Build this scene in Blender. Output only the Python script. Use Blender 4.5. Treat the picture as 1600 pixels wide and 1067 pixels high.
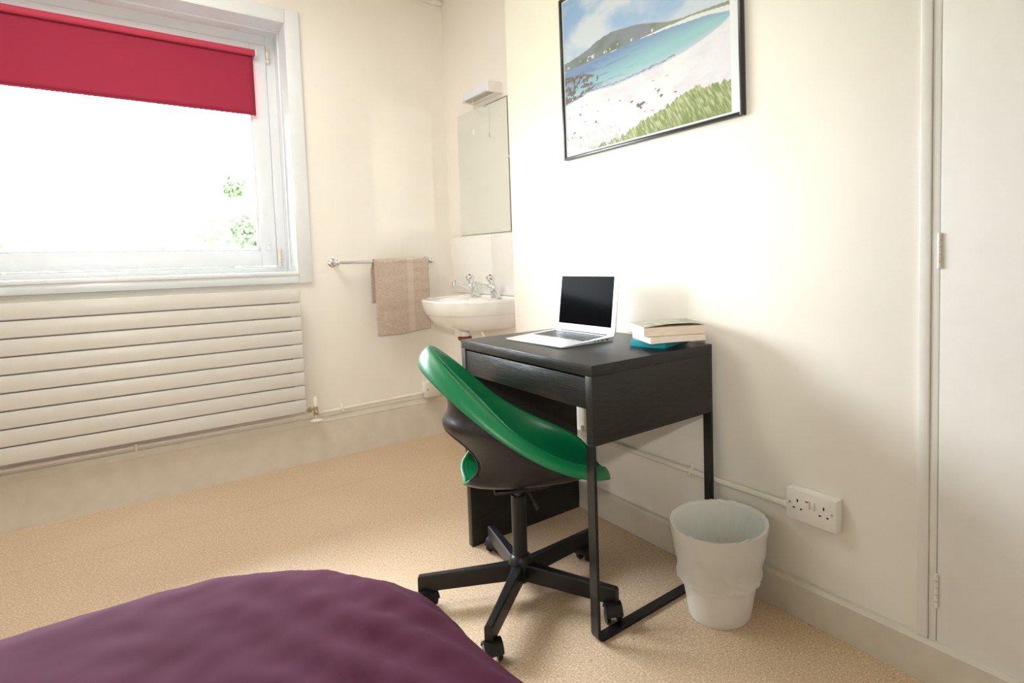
import bpy, bmesh, math, random
import numpy as np
from mathutils import Vector, Matrix, noise
random.seed(3)
for o in list(bpy.data.objects): bpy.data.objects.remove(o)
scene = bpy.context.scene
COL = scene.collection
R = math.radians

# ------------------------------------------------------------------ camera, world, light, exposure
cam_d = bpy.data.cameras.new('camera'); cam = bpy.data.objects.new('camera', cam_d); COL.objects.link(cam)
yaw, pitch, roll = 0.7004, 0.0593, 0.0253
Fw = Vector((math.sin(yaw)*math.cos(pitch), math.cos(yaw)*math.cos(pitch), -math.sin(pitch)))
R0 = Vector((math.cos(yaw), -math.sin(yaw), 0)); D0 = Fw.cross(R0)
Rt = math.cos(roll)*R0 + math.sin(roll)*D0; Dn = -math.sin(roll)*R0 + math.cos(roll)*D0
M = Matrix((Rt, -Dn, -Fw)).transposed().to_4x4(); M.translation = Vector((-1.4374, -1.8738, 1.0305))
cam.matrix_world = M
cam_d.sensor_width = 36.0; cam_d.sensor_fit = 'HORIZONTAL'; cam_d.lens = 897.56/1600*36
cam_d.shift_x = (800-938.36)/1600; cam_d.shift_y = (454.77-533.5)/1600
cam_d.clip_start = 0.02; cam_d.clip_end = 300
scene.camera = cam

world = bpy.data.worlds.new('overcast_sky'); scene.world = world; world.use_nodes = True
bg = world.node_tree.nodes['Background']
bg.inputs[0].default_value = (0.86, 0.94, 1.0, 1); # overcast sky: zenith three times as bright as the horizon
wn = world.node_tree; wtc = wn.nodes.new('ShaderNodeTexCoord'); wsp = wn.nodes.new('ShaderNodeSeparateXYZ'); wmr = wn.nodes.new('ShaderNodeMapRange')
SKY = 90.0
wmr.inputs[1].default_value = 0.0; wmr.inputs[2].default_value = 1.0; wmr.inputs[3].default_value = SKY/3; wmr.inputs[4].default_value = SKY
wn.links.new(wtc.outputs['Generated'], wsp.inputs[0]); wn.links.new(wsp.outputs[2], wmr.inputs[0]); wn.links.new(wmr.outputs[0], bg.inputs[1])

fl = bpy.data.lights.new('camera_flash', 'SPOT'); flash = bpy.data.objects.new('camera_flash', fl); COL.objects.link(flash)
fl.energy = 86; fl.spot_size = R(84); fl.spot_blend = 1.0; fl.shadow_soft_size = 0.028; fl.color = (1.0, 0.945, 0.87)
flash.location = (-1.50, -1.97, 1.25)
def aim(o, target):
    d = Vector(target)-o.location; o.rotation_euler = d.to_track_quat('-Z', 'Y').to_euler()
aim(flash, (-0.06, 0.85, 1.30))

rl = bpy.data.lights.new('ceiling_bounce_fill', 'AREA'); ceiling_bounce_fill = bpy.data.objects.new('ceiling_bounce_fill', rl); COL.objects.link(ceiling_bounce_fill)  # unseen disk added to stand in for flash bounced off the ceiling
rl.energy = 23; rl.shape = 'DISK'; rl.size = 0.9; rl.color = (1.0, 0.98, 0.96)
ceiling_bounce_fill.location = (-1.45, 0.45, 2.50)

po = bpy.data.lights.new('window_portal', 'AREA'); portal = bpy.data.objects.new('window_portal', po); COL.objects.link(portal)
po.shape = 'RECTANGLE'; po.size = 1.7; po.size_y = 1.32; po.cycles.is_portal = True
portal.location = (-1.53, 1.69, 1.62); portal.rotation_euler = (R(-90), 0, 0)

vs = scene.view_settings
scene.display_settings.display_device = 'sRGB'
vs.view_transform = 'Standard'; vs.look = 'None'; vs.exposure = 0.0; vs.gamma = 1.0; vs.use_curve_mapping = False
cy = scene.cycles
cy.max_bounces = 10; cy.diffuse_bounces = 6; cy.glossy_bounces = 5; cy.transmission_bounces = 8; cy.transparent_max_bounces = 12
cy.caustics_reflective = True; cy.caustics_refractive = False; cy.blur_glossy = 0.3
cy.sample_clamp_indirect = 0.0; cy.use_guiding = True; cy.use_guiding_direct = True
cy.blur_glossy = 0.0; cy.use_denoising = True
try: cy.denoiser = 'OPENIMAGEDENOISE'
except Exception: pass

# ------------------------------------------------------------------ materials
def mat(name, col, rough=0.6, metal=0.0, var=0.0, vscale=20.0, bump=0.0, bscale=200.0, spec=0.5, stretch=None, sheen=0.0, coat=0.0, detail=4.0):
    m = bpy.data.materials.new(name); m.use_nodes = True
    nt = m.node_tree; b = nt.nodes['Principled BSDF']
    b.inputs['Base Color'].default_value = (*col, 1); b.inputs['Roughness'].default_value = rough
    b.inputs['Metallic'].default_value = metal; b.inputs['Specular IOR Level'].default_value = spec
    b.inputs['Sheen Weight'].default_value = sheen; b.inputs['Coat Weight'].default_value = coat
    tc = nt.nodes.new('ShaderNodeTexCoord'); mp = nt.nodes.new('ShaderNodeMapping')
    nt.links.new(tc.outputs['Object'], mp.inputs[0])
    if stretch: mp.inputs['Scale'].default_value = stretch
    n = nt.nodes.new('ShaderNodeTexNoise'); n.inputs['Scale'].default_value = vscale; n.inputs['Detail'].default_value = detail
    nt.links.new(mp.outputs[0], n.inputs['Vector'])
    mx = nt.nodes.new('ShaderNodeMix'); mx.data_type = 'RGBA'
    v = max(var, 0.015)
    mx.inputs[6].default_value = (*[c*(1-v) for c in col], 1); mx.inputs[7].default_value = (*[min(1, c*(1+v)) for c in col], 1)
    rp = nt.nodes.new('ShaderNodeMapRange'); rp.inputs[1].default_value = 0.3; rp.inputs[2].default_value = 0.7
    nt.links.new(n.outputs[0], rp.inputs[0]); nt.links.new(rp.outputs[0], mx.inputs[0]); nt.links.new(mx.outputs[2], b.inputs['Base Color'])
    if bump > 0:
        n2 = nt.nodes.new('ShaderNodeTexNoise'); n2.inputs['Scale'].default_value = bscale; n2.inputs['Detail'].default_value = 3
        nt.links.new(mp.outputs[0], n2.inputs['Vector'])
        bp = nt.nodes.new('ShaderNodeBump'); bp.inputs['Strength'].default_value = bump; bp.inputs['Distance'].default_value = 0.002
        nt.links.new(n2.outputs[0], bp.inputs['Height']); nt.links.new(bp.outputs[0], b.inputs['Normal'])
    return m

m_wall = mat('cream_wall_paint', (0.83, 0.79, 0.73), 0.42, bump=0.10, bscale=160, var=0.012, vscale=6, spec=0.35)
m_ceil = mat('white_ceiling', (0.84, 0.80, 0.74), 0.8)
m_gloss = mat('white_gloss_paint', (0.74, 0.765, 0.79), 0.22, bump=0.06, bscale=40, spec=0.5)
m_skirt = mat('cream_gloss_skirting', (0.66, 0.61, 0.53), 0.3, bump=0.15, bscale=60, var=0.05, vscale=15)
m_door = mat('off_white_door_paint', (0.80, 0.78, 0.75), 0.28, bump=0.08, bscale=90)
m_rad = mat('radiator_enamel', (0.66, 0.635, 0.60), 0.32, bump=0.04, bscale=220, var=0.01)
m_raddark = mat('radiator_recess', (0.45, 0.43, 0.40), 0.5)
m_pipe = mat('painted_pipe', (0.80, 0.75, 0.66), 0.25)
m_chrome = mat('chrome', (0.78, 0.79, 0.80), 0.10, metal=1.0)
m_brass = mat('worn_nickel', (0.55, 0.48, 0.38), 0.3, metal=1.0, var=0.25, vscale=80)
m_hinge = mat('painted_hinge', (0.72, 0.68, 0.60), 0.35, var=0.1, vscale=120)
m_porc = mat('white_porcelain', (0.90, 0.895, 0.88), 0.07, coat=0.6)
m_tile = mat('white_splash_tile', (0.90, 0.89, 0.88), 0.12)
m_grout = mat('grey_grout', (0.55, 0.52, 0.48), 0.8)
m_plast = mat('white_plastic', (0.82, 0.79, 0.75), 0.28)
m_plastg = mat('pale_grey_diffuser', (0.72, 0.76, 0.80), 0.3)
m_black = mat('black_plastic', (0.010, 0.009, 0.009), 0.36, bump=0.08, bscale=600, spec=0.35)
m_shell = mat('black_chair_shell', (0.011, 0.010, 0.009), 0.26, bump=0.06, bscale=700, spec=0.28)
m_green = mat('green_plastic', (0.0, 0.165, 0.058), 0.42, bump=0.05, bscale=500, var=0.02)
m_steel = mat('black_powder_coat', (0.011, 0.010, 0.009), 0.32, spec=0.35)
m_dark = mat('black_hole', (0.012, 0.01, 0.01), 0.7)
m_red = mat('red_mark', (0.7, 0.02, 0.03), 0.4)
m_rust = mat('rusted_ring_nut', (0.25, 0.07, 0.025), 0.7, var=0.5, vscale=60)
m_paper = mat('book_pages', (0.73, 0.62, 0.51), 0.85, var=0.10, vscale=30, bump=0.5, bscale=60, stretch=(1, 1, 30))
m_paper2 = mat('pinkish_book_pages', (0.74, 0.64, 0.58), 0.85, var=0.07, vscale=30, bump=0.4, bscale=60, stretch=(1, 1, 30))
m_teal = mat('teal_book_cover', (0.0, 0.235, 0.30), 0.45, var=0.1, vscale=200)
m_spine = mat('cream_book_spine', (0.80, 0.70, 0.60), 0.5, var=0.04)
m_alu = mat('aluminium', (0.78, 0.78, 0.77), 0.34, metal=0.65)
m_bezel = mat('silver_bezel', (0.80, 0.81, 0.83), 0.3, metal=0.35)
m_screen = mat('black_glass_screen', (0.003, 0.003, 0.004), 0.10, spec=0.01)
m_key = mat('dark_keys', (0.03, 0.03, 0.032), 0.45)
m_towel = None

# dark stained wood grain
def wood(name, col, sc):
    m = mat(name, col, 0.33, var=0.5, vscale=8, bump=0.35, bscale=10, stretch=sc, detail=6, spec=0.35)
    return m
m_woodx = wood('black_brown_wood_grain_long', (0.0150, 0.0140, 0.0130), (60, 1.5, 60))
m_woodz = wood('black_brown_wood_grain_side', (0.0145, 0.0125, 0.0105), (2, 60, 60))

# speckled vinyl floor
def floor_mat():
    m = bpy.data.materials.new('speckled_vinyl'); m.use_nodes = True
    nt = m.node_tree; b = nt.nodes['Principled BSDF']; b.inputs['Roughness'].default_value = 0.42; b.inputs['Specular IOR Level'].default_value = 0.35
    tc = nt.nodes.new('ShaderNodeTexCoord')
    def nz(s, d, lo, hi):
        n = nt.nodes.new('ShaderNodeTexNoise'); n.inputs['Scale'].default_value = s; n.inputs['Detail'].default_value = d
        nt.links.new(tc.outputs['Object'], n.inputs['Vector'])
        r = nt.nodes.new('ShaderNodeMapRange'); r.inputs[1].default_value = lo; r.inputs[2].default_value = hi
        nt.links.new(n.outputs[0], r.inputs[0]); return r.outputs[0]
    def mix(f, a, c):
        x = nt.nodes.new('ShaderNodeMix'); x.data_type = 'RGBA'; nt.links.new(f, x.inputs[0])
        for v, i in ((a, 6), (c, 7)):
            if isinstance(v, tuple): x.inputs[i].default_value = (*v, 1)
            else: nt.links.new(v, x.inputs[i])
        return x.outputs[2]
    base = mix(nz(3, 3, 0.3, 0.7), (0.56, 0.405, 0.27), (0.61, 0.45, 0.305))
    c1 = mix(nz(165, 3, 0.50, 0.62), base, (0.72, 0.575, 0.43))
    c2 = mix(nz(240, 3, 0.56, 0.68), c1, (0.33, 0.205, 0.115))
    c3 = mix(nz(95, 2, 0.66, 0.74), c2, (0.36, 0.22, 0.13))
    nt.links.new(c3, b.inputs['Base Color'])
    return m
m_floor = floor_mat()

def glass_mat():
    m = bpy.data.materials.new('window_glass'); m.use_nodes = True
    nt = m.node_tree; nt.nodes.remove(nt.nodes['Principled BSDF']); out = nt.nodes['Material Output']
    t = nt.nodes.new('ShaderNodeBsdfTransparent'); g = nt.nodes.new('ShaderNodeBsdfGlossy'); g.inputs['Roughness'].default_value = 0.02
    lw = nt.nodes.new('ShaderNodeFresnel'); lw.inputs[0].default_value = 1.35
    mx = nt.nodes.new('ShaderNodeMixShader'); nt.links.new(lw.outputs[0], mx.inputs[0]); nt.links.new(t.outputs[0], mx.inputs[1]); nt.links.new(g.outputs[0], mx.inputs[2])
    nt.links.new(mx.outputs[0], out.inputs[0]); return m
m_glass = glass_mat()

def cloth_mat(name, col, transl, tcol, rough=0.9, bs=900, bump=0.3, var=0.05, transp=0.0):
    m = bpy.data.materials.new(name); m.use_nodes = True
    nt = m.node_tree; b = nt.nodes['Principled BSDF']; out = nt.nodes['Material Output']
    b.inputs['Base Color'].default_value = (*col, 1); b.inputs['Roughness'].default_value = rough
    b.inputs['Specular IOR Level'].default_value = 0.2
    tc = nt.nodes.new('ShaderNodeTexCoord'); n = nt.nodes.new('ShaderNodeTexNoise'); n.inputs['Scale'].default_value = bs
    nt.links.new(tc.outputs['Object'], n.inputs['Vector'])
    bp = nt.nodes.new('ShaderNodeBump'); bp.inputs['Strength'].default_value = bump; bp.inputs['Distance'].default_value = 0.001
    nt.links.new(n.outputs[0], bp.inputs['Height']); nt.links.new(bp.outputs[0], b.inputs['Normal'])
    t = nt.nodes.new('ShaderNodeBsdfTranslucent'); t.inputs[0].default_value = (*tcol, 1)
    mx = nt.nodes.new('ShaderNodeMixShader'); mx.inputs[0].default_value = transl
    nt.links.new(b.outputs[0], mx.inputs[1]); nt.links.new(t.outputs[0], mx.inputs[2])
    last = mx
    if transp > 0:
        tr = nt.nodes.new('ShaderNodeBsdfTransparent'); m2 = nt.nodes.new('ShaderNodeMixShader'); m2.inputs[0].default_value = transp
        nt.links.new(mx.outputs[0], m2.inputs[1]); nt.links.new(tr.outputs[0], m2.inputs[2]); last = m2
    nt.links.new(last.outputs[0], out.inputs[0]); return m
m_blind = cloth_mat('crimson_blind_fabric', (0.34, 0.03, 0.062), 0.055, (0.55, 0.09, 0.17), bs=1200)
m_roll = cloth_mat('crimson_roll_flash_lit', (0.50, 0.055, 0.095), 0.0, (0, 0, 0), bs=1200)  # same blind cloth, flash brightness on the roll put into its lighter red
m_liner = cloth_mat('thin_white_bin_bag', (0.88, 0.87, 0.85), 0.30, (0.85, 0.85, 0.82), rough=0.3, bs=45, bump=0.9, transp=0.30)
m_binliner_in = cloth_mat('white_bin_bag_inside', (0.93, 0.94, 0.92), 0.25, (0.93, 0.93, 0.91), rough=0.35, bs=45, bump=0.9, transp=0.04)
m_duvet = cloth_mat('purple_cotton', (0.088, 0.015, 0.044), 0.0, (0, 0, 0), bs=1500, bump=0.35)
m_leaf = cloth_mat('leaf_green', (0.075, 0.10, 0.055), 0.4, (0.12, 0.16, 0.085), bs=10, bump=0)
m_bark = mat('bark', (0.12, 0.09, 0.06), 0.9, var=0.3)
m_grass = mat('far_lawn', (0.10, 0.16, 0.05), 0.9, var=0.3, vscale=2)

def towel_mat():
    m = mat('taupe_terry', (0.53, 0.42, 0.355), 0.95, var=0.14, vscale=70, bump=1.0, bscale=260, stretch=(1, 1, 2.2), sheen=0.15)
    nt = m.node_tree; b = nt.nodes['Principled BSDF']
    src = b.inputs['Base Color'].links[0].from_socket
    tc = nt.nodes.new('ShaderNodeTexCoord'); sp = nt.nodes.new('ShaderNodeSeparateXYZ'); nt.links.new(tc.outputs['Object'], sp.inputs[0])
    s = nt.nodes.new('ShaderNodeMath'); s.operation = 'SUBTRACT'; s.inputs[1].default_value = 0.044; nt.links.new(sp.outputs[0], s.inputs[0])
    a = nt.nodes.new('ShaderNodeMath'); a.operation = 'ABSOLUTE'; nt.links.new(s.outputs[0], a.inputs[0])
    l = nt.nodes.new('ShaderNodeMath'); l.operation = 'LESS_THAN'; l.inputs[1].default_value = 0.0165; nt.links.new(a.outputs[0], l.inputs[0])
    x = nt.nodes.new('ShaderNodeMix'); x.data_type = 'RGBA'; nt.links.new(l.outputs[0], x.inputs[0]); nt.links.new(src, x.inputs[6]); x.inputs[7].default_value = (0.60, 0.50, 0.43, 1)
    nt.links.new(x.outputs[2], b.inputs['Base Color']); return m
m_towel = towel_mat()

def mirror_mat():
    m = bpy.data.materials.new('mirror_silvering'); m.use_nodes = True
    b = m.node_tree.nodes['Principled BSDF']; b.inputs['Base Color'].default_value = (0.86, 0.905, 0.89, 1)
    b.inputs['Metallic'].default_value = 1; b.inputs['Roughness'].default_value = 0.045
    return m
m_mirror = mirror_mat()

# ------------------------------------------------------------------ helpers
def link(name, me, m=None, parent=None):
    o = bpy.data.objects.new(name, me); COL.objects.link(o)
    if m is not None:
        for q in (m if isinstance(m, (list, tuple)) else [m]): me.materials.append(q)
    if parent is not None: o.parent = parent
    return o
def tag(o, label=None, cat=None, group=None, kind=None):
    if label: o['label'] = label
    if cat: o['category'] = cat
    if group: o['group'] = group
    if kind: o['kind'] = kind
    return o
def empty(name, loc=(0, 0, 0), rz=0.0):
    o = bpy.data.objects.new(name, None); COL.objects.link(o); o.location = loc; o.rotation_euler = (0, 0, rz); o.empty_display_size = 0.05
    return o
class MB:
    def __init__(s): s.bm = bmesh.new()
    def box(s, x0, x1, y0, y1, z0, z1, bev=0.0, seg=2, M=None, mi=0):
        r = bmesh.ops.create_cube(s.bm, size=1)
        vs_ = r['verts']
        for v in vs_:
            v.co = Vector((x0+(v.co.x+.5)*(x1-x0), y0+(v.co.y+.5)*(y1-y0), z0+(v.co.z+.5)*(z1-z0)))
        fs = set(f for v in vs_ for f in v.link_faces)
        if bev > 0:
            es = list(set(e for v in vs_ for e in v.link_edges))
            q = bmesh.ops.bevel(s.bm, geom=es, offset=bev, segments=seg, profile=0.5, affect='EDGES', clamp_overlap=True)
            vs_ = list(set(v for f in q['faces'] for v in f.verts)); 
            # collect the whole island
            seen = set(vs_); st = list(vs_)
            while st:
                v = st.pop()
                for e in v.link_edges:
                    w = e.other_vert(v)
                    if w not in seen: seen.add(w); st.append(w)
            vs_ = list(seen); fs = set(f for v in vs_ for f in v.link_faces)
        if M is not None:
            for v in vs_: v.co = M @ v.co
        for f in fs: f.material_index = mi
        return vs_
    def lathe(s, prof, seg=32, M=None, mi=0, cap0=True, cap1=True, sx=1.0, sy=1.0):
        rings = []
        for r, z in prof:
            ring = []
            for k in range(seg):
                a = 2*math.pi*k/seg; p = Vector((r*math.cos(a)*sx, r*math.sin(a)*sy, z))
                ring.append(s.bm.verts.new(M @ p if M is not None else p))
            rings.append(ring)
        for a, b in zip(rings[:-1], rings[1:]):
            for k in range(seg):
                f = s.bm.faces.new((a[k], a[(k+1) % seg], b[(k+1) % seg], b[k])); f.material_index = mi
        if cap0 and prof[0][0] > 1e-6: s.bm.faces.new(list(reversed(rings[0]))).material_index = mi
        if cap1 and prof[-1][0] > 1e-6: s.bm.faces.new(rings[-1]).material_index = mi
    def cyl(s, p0, p1, r0, r1=None, seg=20, mi=0, cap=True):
        p0 = Vector(p0); p1 = Vector(p1); r1 = r0 if r1 is None else r1
        q = (p1-p0).to_track_quat('Z', 'Y').to_matrix().to_4x4(); q.translation = p0
        L = (p1-p0).length
        s.lathe([(r0, 0), (r1, L)], seg, q, mi, cap, cap)
    def tube(s, pts, r, seg=12, mi=0, cap=True):
        pts = [Vector(p) for p in pts]; rs = r if isinstance(r, (list, tuple)) else [r]*len(pts)
        up = Vector((0, 0, 1)); rings = []
        d0 = (pts[1]-pts[0]).normalized()
        if abs(d0.dot(up)) > 0.9: up = Vector((1, 0, 0))
        n = (up - d0*up.dot(d0)).normalized()
        for i, p in enumerate(pts):
            d = (pts[min(i+1, len(pts)-1)]-pts[max(i-1, 0)]).normalized()
            n = (n - d*n.dot(d)).normalized(); b = d.cross(n)
            rings.append([s.bm.verts.new(p + rs[i]*(math.cos(2*math.pi*k/seg)*n + math.sin(2*math.pi*k/seg)*b)) for k in range(seg)])
        for a, b in zip(rings[:-1], rings[1:]):
            for k in range(seg): s.bm.faces.new((a[k], a[(k+1) % seg], b[(k+1) % seg], b[k])).material_index = mi
        if cap:
            s.bm.faces.new(list(reversed(rings[0]))).material_index = mi; s.bm.faces.new(rings[-1]).material_index = mi
    def sphere(s, c, r, mi=0, u=20, v=12, sc=(1, 1, 1)):
        n = len(s.bm.verts)
        q = bmesh.ops.create_uvsphere(s.bm, u_segments=u, v_segments=v, radius=r)
        for w in q['verts']: w.co = Vector((w.co.x*sc[0]+c[0], w.co.y*sc[1]+c[1], w.co.z*sc[2]+c[2]))
        for f in set(f for w in q['verts'] for f in w.link_faces): f.material_index = mi
    def quad(s, a, b, c, d, mi=0):
        s.bm.faces.new([s.bm.verts.new(Vector(p)) for p in (a, b, c, d)]).material_index = mi
    def done(s, name, m, parent=None, smooth=True, angle=35, origin=None, recalc=True):
        if recalc: bmesh.ops.recalc_face_normals(s.bm, faces=s.bm.faces)
        me = bpy.data.meshes.new(name)
        if origin is not None:
            o_ = Vector(origin)
            for v in s.bm.verts: v.co -= o_
        s.bm.to_mesh(me); s.bm.free()
        o = link(name, me, m, parent)
        if origin is not None: o.location = origin
        if smooth:
            for p in me.polygons: p.use_smooth = True
            me.set_sharp_from_angle(angle=R(angle))
        return o
def grid_mesh(name, P, m, parent=None, wrap_u=False, colors=None):
    nu, nv = P.shape[:2]
    verts = P.reshape(-1, 3).tolist(); faces = []
    for i in range(nu if wrap_u else nu-1):
        for j in range(nv-1):
            i2 = (i+1) % nu
            faces.append((i*nv+j, i2*nv+j, i2*nv+j+1, i*nv+j+1))
    me = bpy.data.meshes.new(name); me.from_pydata(verts, [], faces); me.update()
    for p in me.polygons: p.use_smooth = True
    return link(name, me, m, parent)
def mod(o, t, **k):
    md = o.modifiers.new(t.lower(), t)
    for a, b in k.items(): setattr(md, a, b)
    return md

# ------------------------------------------------------------------ room shell
YW = 1.373; XA = 0.122; XL = -2.75; YB = -3.0; ZC = 2.552; YC = 0.464; YD = -1.331
WX0, WX1, WZ0, WZ1 = -2.36, -0.722, 0.992, 2.234      # window opening
b = MB(); b.box(XL-.2, 0.6, YB-.2, YW+.3, -0.12, 0.0); o = b.done('floor', m_floor, smooth=False); tag(o, kind='structure')
b = MB(); b.box(XL-.2, 0.6, YB-.2, YW+.3, ZC, ZC+.12); o = b.done('ceiling', m_ceil, smooth=False); tag(o, kind='structure')
b = MB()
b.box(XL-.2, WX0, YW, YW+.3, 0, ZC); b.box(WX1, 0.6, YW, YW+.3, 0, ZC); b.box(WX0, WX1, YW, YW+.3, 0, WZ0-.015); b.box(WX0, WX1, YW, YW+.3, WZ1, ZC)
tag(b.done('wall_window', m_wall, smooth=False), kind='structure')
b = MB(); b.box(0, 0.3, YD, YC, 0, ZC); b.box(0, .3, YB, -2.42, 0, ZC); b.box(0, .3, -2.42, YD, 2.12, ZC)
tag(b.done('wall_right', m_wall, smooth=False), kind='structure')
b = MB(); b.box(XA, 0.3, YC, YW, 0, ZC); tag(b.done('wall_alcove', m_wall, smooth=False), kind='structure')
b = MB(); b.box(XL-.2, XL, YB-.2, YW, 0, ZC); tag(b.done('wall_left', m_wall, smooth=False), kind='structure')
b = MB(); b.box(XL, 0.6, YB-.2, YB, 0, ZC); tag(b.done('wall_back', m_wall, smooth=False), kind='structure')
# small cove where walls meet ceiling
b = MB(); b.box(XL, XA, YW-.03, YW, ZC-.03, ZC, .012); tag(b.done('trim_1', m_ceil), kind='structure')

# skirting boards
def skirt(name, pts, sign, m=m_skirt):
    """extrude a profile (depth, z) along a straight run; sign = normal direction"""
    (x0, y0), (x1, y1), prof = pts
    n = Vector(sign); bm = bmesh.new(); r = []
    for (x, y) in ((x0, y0), (x1, y1)):
        r.append([bm.verts.new(Vector((x, y, 0)) + n*d + Vector((0, 0, z))) for d, z in prof])
    k = len(prof)
    for i in range(k): bm.faces.new((r[0][i], r[0][(i+1) % k], r[1][(i+1) % k], r[1][i]))
    bm.faces.new(r[0]); bm.faces.new(list(reversed(r[1])))
    q = MB(); q.bm.free(); q.bm = bm
    o = q.done(name, m, smooth=False); tag(o, kind='structure'); return o
profW = [(0, 0), (.02, 0), (.02, .196), (.0215, .2), (.0215, .204), (.013, .228), (0, .228)]
profR = [(0, 0), (.022, 0), (.022, .096), (.016, .1055), (0, .1055)]
skirt('baseboard_window', ((XL, YW), (XA, YW), profW), (0, -1, 0))
skirt('baseboard_right', ((0, YC), (0, YB), profR), (-1, 0, 0))
skirt('baseboard_alcove', ((XA, YC), (XA, YW-.02), profR), (-1, 0, 0))
skirt('baseboard_left', ((XL, YB), (XL, YW-.02), profR), (1, 0, 0))
# floor seam: thin welded joint line in the vinyl
b = MB(); b.quad((XL, 0.8965, .0004), (-.01, 0.9135, .0004), (-.01, 0.9155, .0004), (XL, 0.8985, .0004))
tag(b.done('trim_2', mat('weld_line', (.42, .27, .16), .5), smooth=False), kind='structure')

# ------------------------------------------------------------------ window
win = empty('window_1', ((WX0+WX1)/2, YW, WZ0)); tag(win, kind='structure')
win.location = (0, 0, 0)
b = MB()   # casing on the wall face
cw = 0.064
for bx in ((WX1, WX1+cw, WZ0-.056, WZ1+cw), (WX0-cw, WX0, WZ0-.056, WZ1+cw), (WX0, WX1, WZ1, WZ1+cw), (WX0, WX1, WZ0-.056, WZ0-.004)):
    b.box(bx[0], bx[1], YW-.016, YW, bx[2], bx[3], .003)
b.done('window_casing', m_gloss, win)
b = MB()   # reveal lining
b.box(WX1-.003, WX1, YW-.014, YW+.30, WZ0-.01, WZ1, 0); b.box(WX0, WX0+.003, YW-.014, YW+.3, WZ0-.01, WZ1)
b.box(WX0, WX1, YW-.014, YW+.3, WZ1-.003, WZ1)
# stop bead halfway
for d in (0.125,):
    b.box(WX1-.012, WX1-.003, YW+d, YW+d+.014, WZ0, WZ1-.003, .003); b.box(WX0+.003, WX0+.012, YW+d, YW+d+.014, WZ0, WZ1-.003, .003)
    b.box(WX0+.003, WX1-.003, YW+d, YW+d+.014, WZ1-.012, WZ1-.003, .003)
b.done('reveal_lining', m_gloss, win)
b = MB(); b.box(WX0, WX1, YW-.022, YW+.30, WZ0-.015, WZ0+.004, .004); b.done('window_sill', m_gloss, win)
YF = 1.600
b = MB()   # fixed frame, front face at YF
fx1, fx0, fz0, fz1 = WX1-.003, WX0+.003, WZ0+.004, WZ1-.003
sx1, sx0, sz0, sz1 = -.770, -2.312, 1.028, 2.180     # sash outer
for bx in ((sx1+.002, fx1, fz0, fz1), (fx0, sx0-.002, fz0, fz1), (sx0-.002, sx1+.002, sz1+.002, fz1), (sx0-.002, sx1+.002, fz0, sz0-.002)):
    b.box(bx[0], bx[1], YF+.004, YF+.07, bx[2], bx[3], .002)
b.done('window_frame', m_gloss, win)
sash = empty('sash'); sash.parent = win
gx1, gx0, gz0, gz1 = -.842, -2.240, 1.106, 2.105
b = MB()
for bx in ((gx1, sx1, sz0, sz1), (sx0, gx0, sz0, sz1), (gx0, gx1, gz1, sz1), (gx0, gx1, sz0, gz0)):
    b.box(bx[0], bx[1], YF-.002, YF+.055, bx[2], bx[3], .003)
b.done('sash_rail', m_gloss, sash)
b = MB()
for bx in ((gx1-.012, gx1+.001, gz0, gz1), (gx0-.001, gx0+.012, gz0, gz1), (gx0, gx1, gz1-.012, gz1+.001), (gx0, gx1, gz0-.001, gz0+.012)):
    b.box(bx[0], bx[1], YF+.012, YF+.03, bx[2], bx[3], .004)
b.done('glazing_bead', m_gloss, sash)
b = MB(); b.box(gx0-.005, gx1+.005, YF+.030, YF+.034, gz0-.005, gz1+.005); b.done('pane', m_glass, sash, smooth=False)
for (hx, hz0, hz1) in ((-.762, 2.088, 2.168), (-.757, 1.022, 1.118)):
    b = MB(); L = (hz1-hz0)
    b.cyl((hx, YF-.008, hz0), (hx, YF-.008, hz0+L*.235), .0085, seg=14); b.cyl((hx, YF-.008, hz0+L*.27), (hx, YF-.008, hz0+L*.80), .0085, seg=14); b.cyl((hx, YF-.008, hz0+L*.83), (hx, YF-.008, hz1), .0085, seg=14)
    b.cyl((hx, YF-.008, hz0+.002), (hx, YF-.008, hz1-.002), .004, seg=10, mi=1)
    b.box(hx-.006, hx+.016, YF-.004, YF+.004, hz0+.004, hz1-.004, .001)
    b.done('window_hinge', [m_hinge, m_brass], sash)
b = MB(); b.box(-.815, -.797, YF-.012, YF-.001, 1.110, 1.150, .003); b.box(-.810, -.802, YF-.017, YF-.012, 1.136, 1.142, .001, mi=1); b.done('lock_plate', [m_gloss, m_brass], sash)

# ------------------------------------------------------------------ roller blind
bl = empty('roller_blind', (-1.53, 1.56, 2.12)); bl.location = (0, 0, 0)
tag(bl, 'crimson roller blind pulled part way down over the window', 'blind')
BX1, BX0 = -.826, -2.255
b = MB(); b.cyl((BX0, 1.568, 2.122), (BX1, 1.568, 2.122), .0165, seg=28); b.done('fabric_roll', m_roll, bl)
nu, nv = 60, 14
P = np.zeros((nu, nv, 3))
for i in range(nu):
    for j in range(nv):
        x = BX0 + (BX1-.006-BX0)*i/(nu-1); z = 2.120 - (2.120-1.812)*j/(nv-1)
        P[i, j] = (x, 1.5835-.0035 + .0012*math.sin(x*3.1)*j/nv, z)
o = grid_mesh('blind_fabric', P, m_blind, bl); mod(o, 'SOLIDIFY', thickness=.0008)
b = MB(); b.box(BX0, BX1-.006, 1.577, 1.584, 1.806, 1.815, .002); b.done('hem_bar', m_blind, bl)
for x in (BX1+.002, BX0-.008):
    b = MB(); b.box(x, x+.004, 1.545, 1.596, 2.100, 2.146, .001); b.cyl((x-.004, 1.568, 2.122), (x+.010, 1.568, 2.122), .006, seg=12)
    b.done('blind_bracket', m_plast, bl)

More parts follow.
